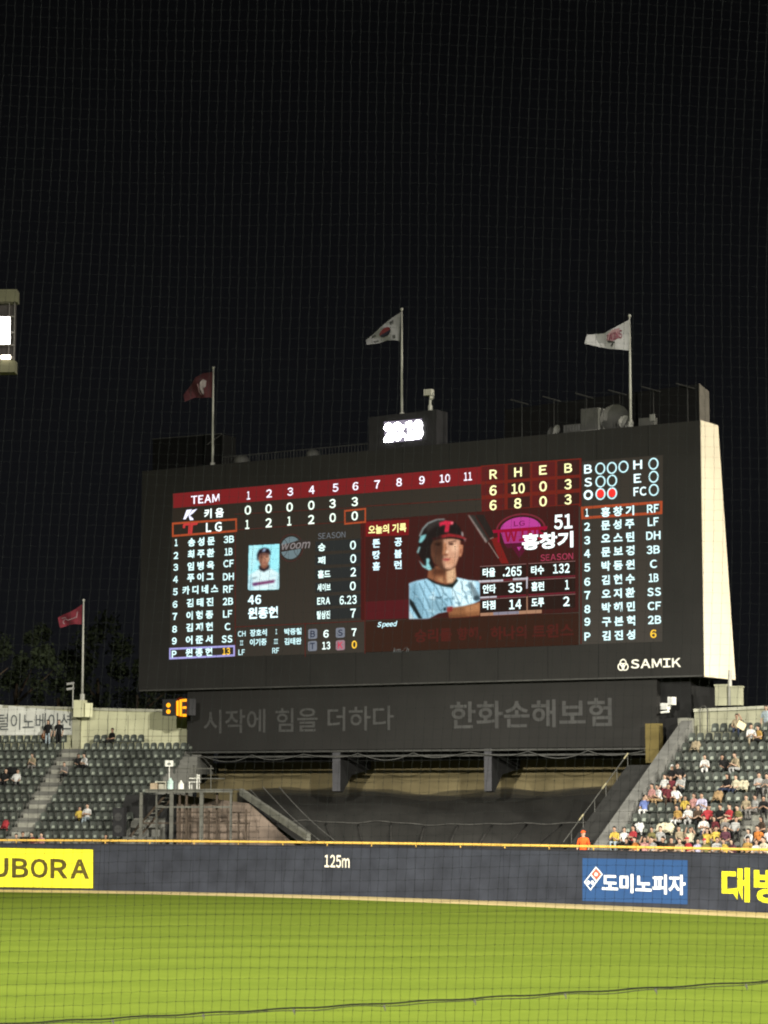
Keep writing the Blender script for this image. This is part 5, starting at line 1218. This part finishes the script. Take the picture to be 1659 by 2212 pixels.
# pedestal of the left pole, with a little lamp bracket
mb = MB(); a = pD[0]; mb.cbox(a + Vector((-.1, 0, -.52)), .62, .7, 1.0, LS.rot); mb.box(a + Vector((.23, -.42, -1.02)), (.42, .2, 0), (-.2, .5, 0), (0, 0, .82))
tag(mb.build('flagpole_pedestal', crm), 'cream concrete pedestal under the far left flagpole', 'pedestal')
lamp = thing('floodlight', 'small twin floodlight on a bracket beside the left pole', 'floodlight', at(156, 1510, 148))
mb = MB(); mb.tube([at(157, 1530, 148), at(158, 1478, 148)], .035, 6); mb.build('bracket', galv, lamp)
for y in (1476, 1487):
    mb = MB(); p = at(144, y + 4, 147.9); mb.box(p, (.42, 0, .06), (0, .3, 0), (0, 0, .13)); mb.build('lamp_head', M('grey_lamp_head', (.22, .22, .21), .5), lamp)
# camera on the clock box
ZM = ZK
cc = thing('security_camera', 'pale swivelling camera on a short mast beside the clock', 'camera', K.px(*Z(ZM, 1225, 480), -.3))
mb = MB(); mb.tube([K.px(*Z(ZM, 1222, 490), -.3), K.px(*Z(ZM, 1222, 400), -.3)], .12, 8); mb.tube([K.px(*Z(ZM, 1222, 400), -.3), K.px(*Z(ZM, 1225, 290), -.3)], .07, 8); mb.build('mast', galv, cc)
mb = MB(); mb.tube([K.px(*Z(ZM, 1235, 300), -.3), K.px(*Z(ZM, 1275, 260), -.3), K.px(*Z(ZM, 1275, 190), -.3), K.px(*Z(ZM, 1240, 165), -.3)], .06, 6); mb.build('arm', galv, cc)
mb = MB(); p = K.px(*Z(ZM, 1108, 225), -.15); e = K.px(*Z(ZM, 1240, 215), -.15) - p; mb.box(p, e, Vector((0, 0, .34)), -K.n * .35); mb.build('camera_body', M('pale_camera_case', (.42, .41, .36), .5), cc)
mb = MB(); p = K.px(*Z(ZM, 1235, 258), -.1); mb.ball(p, .1, .1, .1, 8, 6); mb.build('swivel', MATS['pale_camera_case'], cc, smooth=True)
# rooftop lights and dishes along the top edge
ZT = (1700, 1200, 2.5602)
rg = M('rooftop_grey', (.055, .055, .052), .6, .2, 2); rl = M('rooftop_pale', (.15, .15, .14), .5, .15, 2)
def rt(x, y, w=-.6): return B.px(*Z(ZT, x, y), w)
def rtop(x, w=-.6):
    u = B.uv(*Z(ZT, x, 400), w)[0]; return B.pt(u, top_z(u), w)
def dish(x, r, w, label, m, tilt):
    p = rtop(x, w); mb = MB(); mb.tube([p, p + Vector((0, 0, r * .5))], .05, 6)
    c = p + Vector((0, 0, r * .75)); n = 14; vs = []; fs = []
    ax = (BN + B.e1 * tilt + Vector((0, 0, .3))).normalized(); s1 = ax.cross(Vector((0, 0, 1))).normalized(); s2 = s1.cross(ax)
    for k in range(5):
        a = k / 4 * 1.2
        for j in range(n): vs.append(c + (s1 * math.cos(2 * math.pi * j / n) + s2 * math.sin(2 * math.pi * j / n)) * r * math.sin(a) + ax * r * .8 * (.5 - math.cos(a)))
    for k in range(4):
        for j in range(n): fs.append([k * n + j, k * n + (j + 1) % n, (k + 1) * n + (j + 1) % n, (k + 1) * n + j])
    mb.add(vs, fs); tag(mb.build('satellite_dish', m, smooth=True), label, 'dish', None)
dish(665, .85, -.7, 'large grey dish beside the right flagpole on scoreboard roof', rg, .2)
dish(755, .45, -.7, 'small pale dish touching the right flagpole foot on the roof', rl, .9)
dish(190, .36, -.7, 'pale dish among the leftmost cluster of roof equipment right of clock', rl, -.5)
dish(140, .34, -.9, 'grey dish half hidden at the left of the roof equipment row', rg, -.8)
mb = MB(); p = rtop(388); e = rtop(525) - p; mb.box(p, e, Vector((0, 0, 1.3)), back * .6)
mb.box(rtop(525) + B.e1 * .02, B.e1 * .12 + Vector((0, 0, 0)), Vector((0, 0, 1.28)), back * .6, 1); mb.box(p + BN * .02, e, Vector((0, 0, .12)), BN * .03, 1)
tag(mb.build('equipment_cabinet', [rg, rl]), 'square grey equipment cabinet on scoreboard roof between dish and floodlights', 'cabinet')
mb = MB(); p = rtop(245); e = rtop(385) - p; mb.box(p + Vector((0, 0, .1)), e, Vector((0, 0, .42)), back * .3)
for k in range(6): mb.box(p + e * (k / 6 + .04) + Vector((0, 0, .16)) + BN * .02, e * .1, Vector((0, 0, .3)), BN * .02, 1)
tag(mb.build('lamp_row', [rg, M('lamp_glass_off', (.08, .08, .08), .2)]), 'low row of unlit lamps left of the roof cabinet', 'lamps')
mb = MB(); p = rtop(860); e = rtop(985) - p; mb.box(p, e, Vector((0, 0, .5)), back * .4); mb.box(rtop(955) + Vector((0, 0, .3)) + BN * .03, B.e1 * .3, Vector((0, 0, .35)), BN * .05, 1)
tag(mb.build('control_box', [M('control_box_dark', (.06, .06, .055)), rl]), 'dark control box with pale plate right of the right flagpole', 'box')
def dome_lamp(x, w, label):
    u, v = B.uv(x, 985, -.5); p = B.pt(u, top_z(u), -.5); mb = MB(); mb.ball(p + Vector((0, 0, .12)), w, w * .7, w * .8, 10, 5, 0, 0, .6); mb.tube([p, p + Vector((0, 0, .2))], w * .5, 8)
    tag(mb.build('roof_lamp', rg, smooth=True), label, 'lamp')
dome_lamp(522, .5, 'grey domed roof lamp nearest the dark red flag\'s pole'); dome_lamp(676, .42, 'grey domed roof lamp nearest the lit clock')
# guard rail and plant screen on the roof
gr = MB(); u0, u1 = B.uv(480, 1000, -.9)[0], B.uv(795, 975, -.9)[0]; n = 46
for i in range(n + 1): u = u0 + (u1 - u0) * i / n; gr.tube([B.pt(u, top_z(u), -.9), B.pt(u, top_z(u) + .55, -.9)], .018, 4)
gr.tube([B.pt(u0, top_z(u0) + .55, -.9), B.pt(u1, top_z(u1) + .55, -.9)], .03, 5)
tag(gr.build('guard_rail', M('dull_rail', (.04, .04, .038))), 'low grey guard rail on scoreboard roof left of clock', 'railing')
ps = thing('rooftop_billboard', 'dark billboard frame with pale side rising behind scoreboard\'s right end', 'billboard', B.pt(30, top_z(30), -3))
ua, ub = B.uv(1090, 880, -2.4)[0], B.uv(1510, 880, -2.4)[0]; tz = B.uv(1510, 829, -2.4)[1]
mb = MB(); mb.hexa([B.pt(ua, top_z(ua) - .5, -2.4), B.pt(ub, top_z(ub) - .5, -2.4), B.pt(ub, tz, -2.4), B.pt(ua, tz - .4, -2.4)], [B.pt(ua, top_z(ua) - .5, -3.6), B.pt(ub, top_z(ub) - .5, -3.6), B.pt(ub, tz - .25, -3.6), B.pt(ua, tz - .6, -3.6)]); mb.build('panel', M('billboard_black', (.004, .004, .004), .9), ps)
mb = MB(); mb.hexa([B.pt(ub + .01, top_z(ub) - .4, -2.4), B.pt(ub + .01, top_z(ub) - .4, -3.6), B.pt(ub + .01, tz - .25, -3.6), B.pt(ub + .01, tz, -2.4)], [B.pt(ub + .05, top_z(ub) - .4, -2.4), B.pt(ub + .05, top_z(ub) - .4, -3.6), B.pt(ub + .05, tz - .25, -3.6), B.pt(ub + .05, tz, -2.4)]); mb.build('side_panel', M('billboard_side', (.11, .10, .085), .7), ps)
mb = MB()
for k in range(6):
    u = ub - .6 - 2.0 * k; mb.tube([B.pt(u, top_z(u) - .1, -2.3), B.pt(u, tz - .1, -2.3)], .03, 5); mb.tube([B.pt(u - .5, tz + .05, -1.9), B.pt(u + .4, tz - .25, -2.35)], .04, 5)
mb.build('lamp_brackets', M('bracket_steel', (.022, .022, .021)), ps)
ps = thing('rooftop_screen', 'dark box-like plant screen on scoreboard roof behind the left pole', 'screen wall', B.pt(2, top_z(2), -3))
ua, ub = B.uv(330, 960, -2.6)[0], B.uv(480, 950, -2.6)[0]
mb = MB(); t1, t2 = B.uv(330, 950, -2.6)[1], B.uv(480, 938, -2.6)[1]
mb.hexa([B.pt(ua, top_z(ua) - 1, -2.6), B.pt(ub, top_z(ub) - 1, -2.6), B.pt(ub, t2, -2.6), B.pt(ua, t1, -2.6)], [B.pt(ua, top_z(ua) - 1, -4), B.pt(ub, top_z(ub) - 1, -4), B.pt(ub, t2, -4), B.pt(ua, t1, -4)]); mb.build('panel', M('screen_dark', (.004, .004, .004), .9), ps)
mb = MB(); mb.tube([B.pt(ua, t1 + .03, -2.55), B.pt(ub, t2 + .03, -2.55)], .03, 5); mb.tube([B.pt(ub, t2, -2.55), B.pt(ub - .9, t2 - .6, -2.3)], .025, 5); mb.build('top_rail', MATS['dull_rail'], ps)
# right end: floodlight pair, pedestals, hoop rail
fl = thing('floodlight', 'pair of white floodlights on the tower at banner board\'s right end', 'floodlight', B.px(1440, 1540, .2))
ZR = ZP
for (x0, y0, x1, y1) in ((620, 185, 690, 125), (690, 140, 745, 65)):
    mb = MB(); a = B.px(*Z(ZR, x0, y0), .3); e = B.px(*Z(ZR, x1, y0), .3) - a; h = B.px(*Z(ZR, x0, y1), .3).z - a.z
    mb.box(a, e, Vector((0, 0, h)), back * .35); mb.box(a + BN * .02 + e * .12 + Vector((0, 0, h * .12)), e * .76, Vector((0, 0, h * .76)), BN * .015, 1)
    mb.build('lamp_head', [M('white_lamp_case', (.6, .6, .56), .4), M('lamp_lens', (.45, .45, .43), .15)], fl)
mb = MB(); mb.tube([B.px(*Z(ZR, 625, 215), .2), B.px(*Z(ZR, 705, 205), .2)], .06, 6); mb.tube([B.px(*Z(ZR, 690, 205), .2), B.px(*Z(ZR, 720, 140), .1)], .04, 6); mb.tube([B.px(*Z(ZR, 660, 212), .2), B.px(*Z(ZR, 660, 212), -1)], .05, 6); mb.build('bracket', MATS['white_lamp_case'], fl)
zc_ = z_for(RS, 1560, 1528, woff); tt = RS.t_at(woff, 9, 1545)
for k, (dx, w_, h_, lab) in enumerate(((0, .62, 1.0, 'wider grey plinth on the wall under scoreboard\'s right corner'), (.85, .5, .9, 'slimmer grey plinth beside the pale post on the wall'))):
    mb = MB(); mb.box(RS.pt(tt + dx, woff + .02, zc_ + .1), RS.u * w_, RS.n * .5, Vector((0, 0, h_))); mb.box(RS.pt(tt + dx - .04, woff - .02, zc_ + .1 + h_), RS.u * (w_ + .08), RS.n * .58, Vector((0, 0, .08)))
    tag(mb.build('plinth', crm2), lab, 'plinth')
mb = MB(); mb.tube([RS.pt(tt + .72, woff + .25, zc_ + .1), RS.pt(tt + .74, woff + .25, zc_ + 1.9)], [.13, .09], 8); tag(mb.build('pole_stub', galv, smooth=True), 'pale post between the two plinths under the scoreboard corner', 'post')
mb = MB(); t0 = RS.t_at(woff - .5, 9, 1512); t1 = RS.t_at(woff - .5, 9, 1528); z0 = Z0 + RISE * NR; h = 1.75
mb.tube([RS.pt(t0, woff - .5, z0), RS.pt(t0, woff - .5, z0 + h - .2), RS.pt(t0 + (t1 - t0) * .3, woff - .5, z0 + h), RS.pt(t0 + (t1 - t0) * .7, woff - .5, z0 + h), RS.pt(t1, woff - .5, z0 + h - .2), RS.pt(t1, woff - .5, z0)], .028, 6)
tag(mb.build('hoop_rail', M('dark_steel', (.06, .06, .055)), smooth=True), 'thin hoop shaped rail before the right stand\'s back wall', 'railing')
# =================================================================== FLOODLIGHT TOWER (left edge)
TY = 140
ZF = (0, 880, 6.14583)
def tp_(x, y, Y=TY): return at(*Z(ZF, x, y), Y)
tw = thing('floodlight_tower', 'floodlight panel with blazing white lamps at the left edge', 'floodlight tower', tp_(-600, 1900))
pnt = M('olive_cream_paint', (.15, .147, .10), .7, .15, 1)
def tbox(mb, x0, y0, x1, y1, d=.5, Y=TY, m=0):
    a = tp_(x0, y1, Y); b = tp_(x1, y0, Y); mb.box(a, (b.x - a.x, 0, 0), (0, d, 0), (0, 0, b.z - a.z), m)
for (y0, y1, x1) in ((258, 495, 330), (1645, 1880, 290)):
    mb = MB(); tbox(mb, -1100, y0, x1, y1, 1.0); mb.build('beam', pnt, tw)
mb = MB(); st2 = M('tower_steel', (.25, .24, .23), .5)
for x in (-700, -330, 175, 280): tbox(mb, x - 12, 495, x + 12, 1645, .1, TY + .3)
for y in (790, 1100, 1350): tbox(mb, -1100, y - 10, 285, y + 10, .1, TY + .42)
tbox(mb, -1100, 1560, 230, 1610, .5, TY + .1); mb.build('frame', st2, tw)
mb = MB(); tbox(mb, -1100, 500, 320, 1640, .1, TY + .9); mb.build('back_plate', M('tower_back', (.05, .045, .045), .8), tw)
for y0, y1 in ((800, 1062), (1070, 1332)):
    for x in range(-1090, 206, 216):
        mb = MB(); tbox(mb, x, y0, x + 210, y1, .35, TY + .12); mb.build('lamp_housing', st2, tw)
        mb = MB(); tbox(mb, x + 4, y0 + 4, x + 206, y1 - 4, .05, TY + .05); mb.build('lamp', E('#fff8ee', 14), tw)
for x in (-1000, -640, -280, 20):
    mb = MB(); a_, b_ = tp_(x, 1588, TY - .1), tp_(x + 185, 1588, TY - .1); mb.tube([a_, b_], .13, 8); mb.build('tube_lamp', E('#fff2d8', 6), tw)
mb = MB(); p = tp_(-820, 1880, TY + .5); mb.tube([Vector((p.x, p.y, 0)), p], [.55, .4], 12); mb.tube([Vector((p.x, p.y, p.z)), tp_(-820, 300, TY + 1.2)], .3, 10); mb.build('mast', galv, tw)
# =================================================================== TREES BEHIND THE LEFT WALL
lf = M('dark_foliage', (.021, .028, .014), .8, .4, .4); bk = M('bark', (.06, .045, .03), .9)
def tree(x, Y, ytop, r, label, seed):
    rd = random.Random(seed); top = at(x, ytop, Y); base = Vector((top.x, top.y, 0)); h = top.z
    t_ = thing('tree', label, 'tree', base, 'trees behind the left boundary wall')
    mb = MB(); mb.tube([base, base + Vector((.1, 0, h * .35)), base + Vector((-.1, .2, h * .75))], [.35, .26, .1], 8)
    for k in range(6):
        a = rd.uniform(0, 6.28); z = h * rd.uniform(.35, .7); mb.tube([base + Vector((0, 0, z)), base + Vector((math.cos(a) * r * .6, math.sin(a) * r * .6, z + r * .5))], [.13, .04], 6)
    mb.build('trunk', bk, t_, smooth=True)
    mb = MB(); cl = []
    for k in range(26):
        a = rd.uniform(0, 6.28); z = h * rd.uniform(.32, .98); rr = r * (1 - abs(z / h - .6) * 1.4) * rd.uniform(.25, 1.0); cl.append((base + Vector((math.cos(a) * rr, math.sin(a) * rr, z)), rd.uniform(.5, 1.25)))
    for c, cr_ in cl:
        for k in range(130):
            v = Vector((rd.gauss(0, 1), rd.gauss(0, 1), rd.gauss(0, .8))); v = v.normalized() * cr_ * rd.uniform(.45, 1.0); p = c + v
            a = Vector((rd.uniform(-1, 1), rd.uniform(-1, 1), rd.uniform(-1, 1))).normalized(); b = a.cross(Vector((rd.uniform(-1, 1), rd.uniform(-1, 1), .3))).normalized(); s = rd.uniform(.10, .22)
            mb.poly([p - a * s, p + b * s * .6, p + a * s, p - b * s * .6])
    mb.build('crown', lf, t_)
for k, (x, Y, yt, r, lab) in enumerate(((-60, 172, 1330, 4.2, 'dark leafy tree beyond the lettered banner, cut by the left edge'), (40, 180, 1345, 4.6, 'dark leafy tree left of the far left flagpole, behind the banner'), (130, 174, 1385, 3.8, 'low dark tree directly behind the far left flagpole'),
                                    (215, 182, 1330, 4.4, 'tall dark tree just right of the far left flagpole'), (300, 178, 1375, 3.8, 'dark tree between far left flagpole and scoreboard\'s edge'), (365, 184, 1400, 4.0, 'dark tree partly hidden behind scoreboard\'s left edge'))):
    tree(x, Y, yt, r, lab, 100 + k)
# =================================================================== SAFETY NET (in front of the seats the photo is taken from)
NY = 12.0
def net_pt(i, j):
    x = i * .0445; z = 2.85 + j * .0515
    dx = .045 * (z - 4.5) + .02 * math.sin(z * 1.3 + x * .8) + .006 * math.sin(x * 5 + z * 2.1)
    dz = -.03 * x * max(0, (z - 4.4)) * .5 + .02 * math.sin(x * .9 + .6) + .005 * math.sin(x * 3.1 + z * 1.1) + .004 * math.sin(z * 6 + x)
    y = NY + .10 * math.sin(x * .9 + z * .5) + .04 * (z - 4)
    return Vector((x + dx + .0016 * math.sin(i * 7.3 + j * 3.1), y, z + dz + .0016 * math.sin(i * 2.7 + j * 5.9)))
NI, NJ = range(-62, 63), range(0, 122)
net = thing('safety_net', 'dark knotted safety netting stretched between camera and field', 'net', (0, NY, 0))
cord = M('net_cord', (.0035, .004, .0038), 1.0, .2, 30); cord.node_tree.nodes['Principled BSDF'].inputs['Specular IOR Level'].default_value = 0.02
G = {(i, j): net_pt(i, j) for i in NI for j in NJ}
mb = MB()
for i in NI: mb.tube([G[i, j] for j in NJ], [.0007 if G[i, j].z < 5 else .0006 for j in NJ], 4, cap=False)
for j in NJ: mb.tube([G[i, j] for i in NI], [(.00062 if G[i, j].z < 4.6 else .00028) for i in NI], 4, cap=False)
for (i, j), p in G.items():
    r = .0023 if p.z < 5 else .0014; a = Vector((1, 0, .8)).normalized() * r * 1.5; b = Vector((-.8, 0, 1)).normalized() * r * .75; c = Vector((0, r * .8, 0))
    mb.add([p + a, p - a, p + b, p - b, p + c, p - c], [[0, 2, 5], [2, 1, 5], [1, 3, 5], [3, 0, 5], [2, 0, 4], [1, 2, 4], [3, 1, 4], [0, 3, 4]])
mb.build('mesh', cord, net)
def cab_pt(s):
    x = -280 + (1940 + 280) * s; y = 2210 - 93 * (x / 1659) + 6 * math.sin(math.pi * s) - 9 * (x / 1659) * (1 - x / 1659)
    return at(x, y + 1.3 * math.sin(s * 90), NY - .03)
mb = MB(); mb.tube([cab_pt(i / 90) for i in range(91)], .0042, 6); mb.build('support_cable', M('black_cable', (.0008, .0008, .0008), 1.0), net, smooth=True)
mb = MB(); mb.tube([cab_pt(i / 90) + Vector((0, -.006, -.010 - .003 * math.sin(i * .7))) for i in range(91)], .0022, 5); mb.build('lacing_cord', M('grey_lacing', (.006, .0055, .0055), 1.0), net, smooth=True)
for k in range(11):
    p = cab_pt(.06 + k * .088) + Vector((0, -.004, -.012)); mb = MB(); mb.cbox(p, .009, .008, .014, 0); mb.cbox(p + Vector((.004, 0, -.012)), .004, .004, .014, .3); mb.build('cable_clip', M('pale_clip', (.022, .022, .018), .9), net)
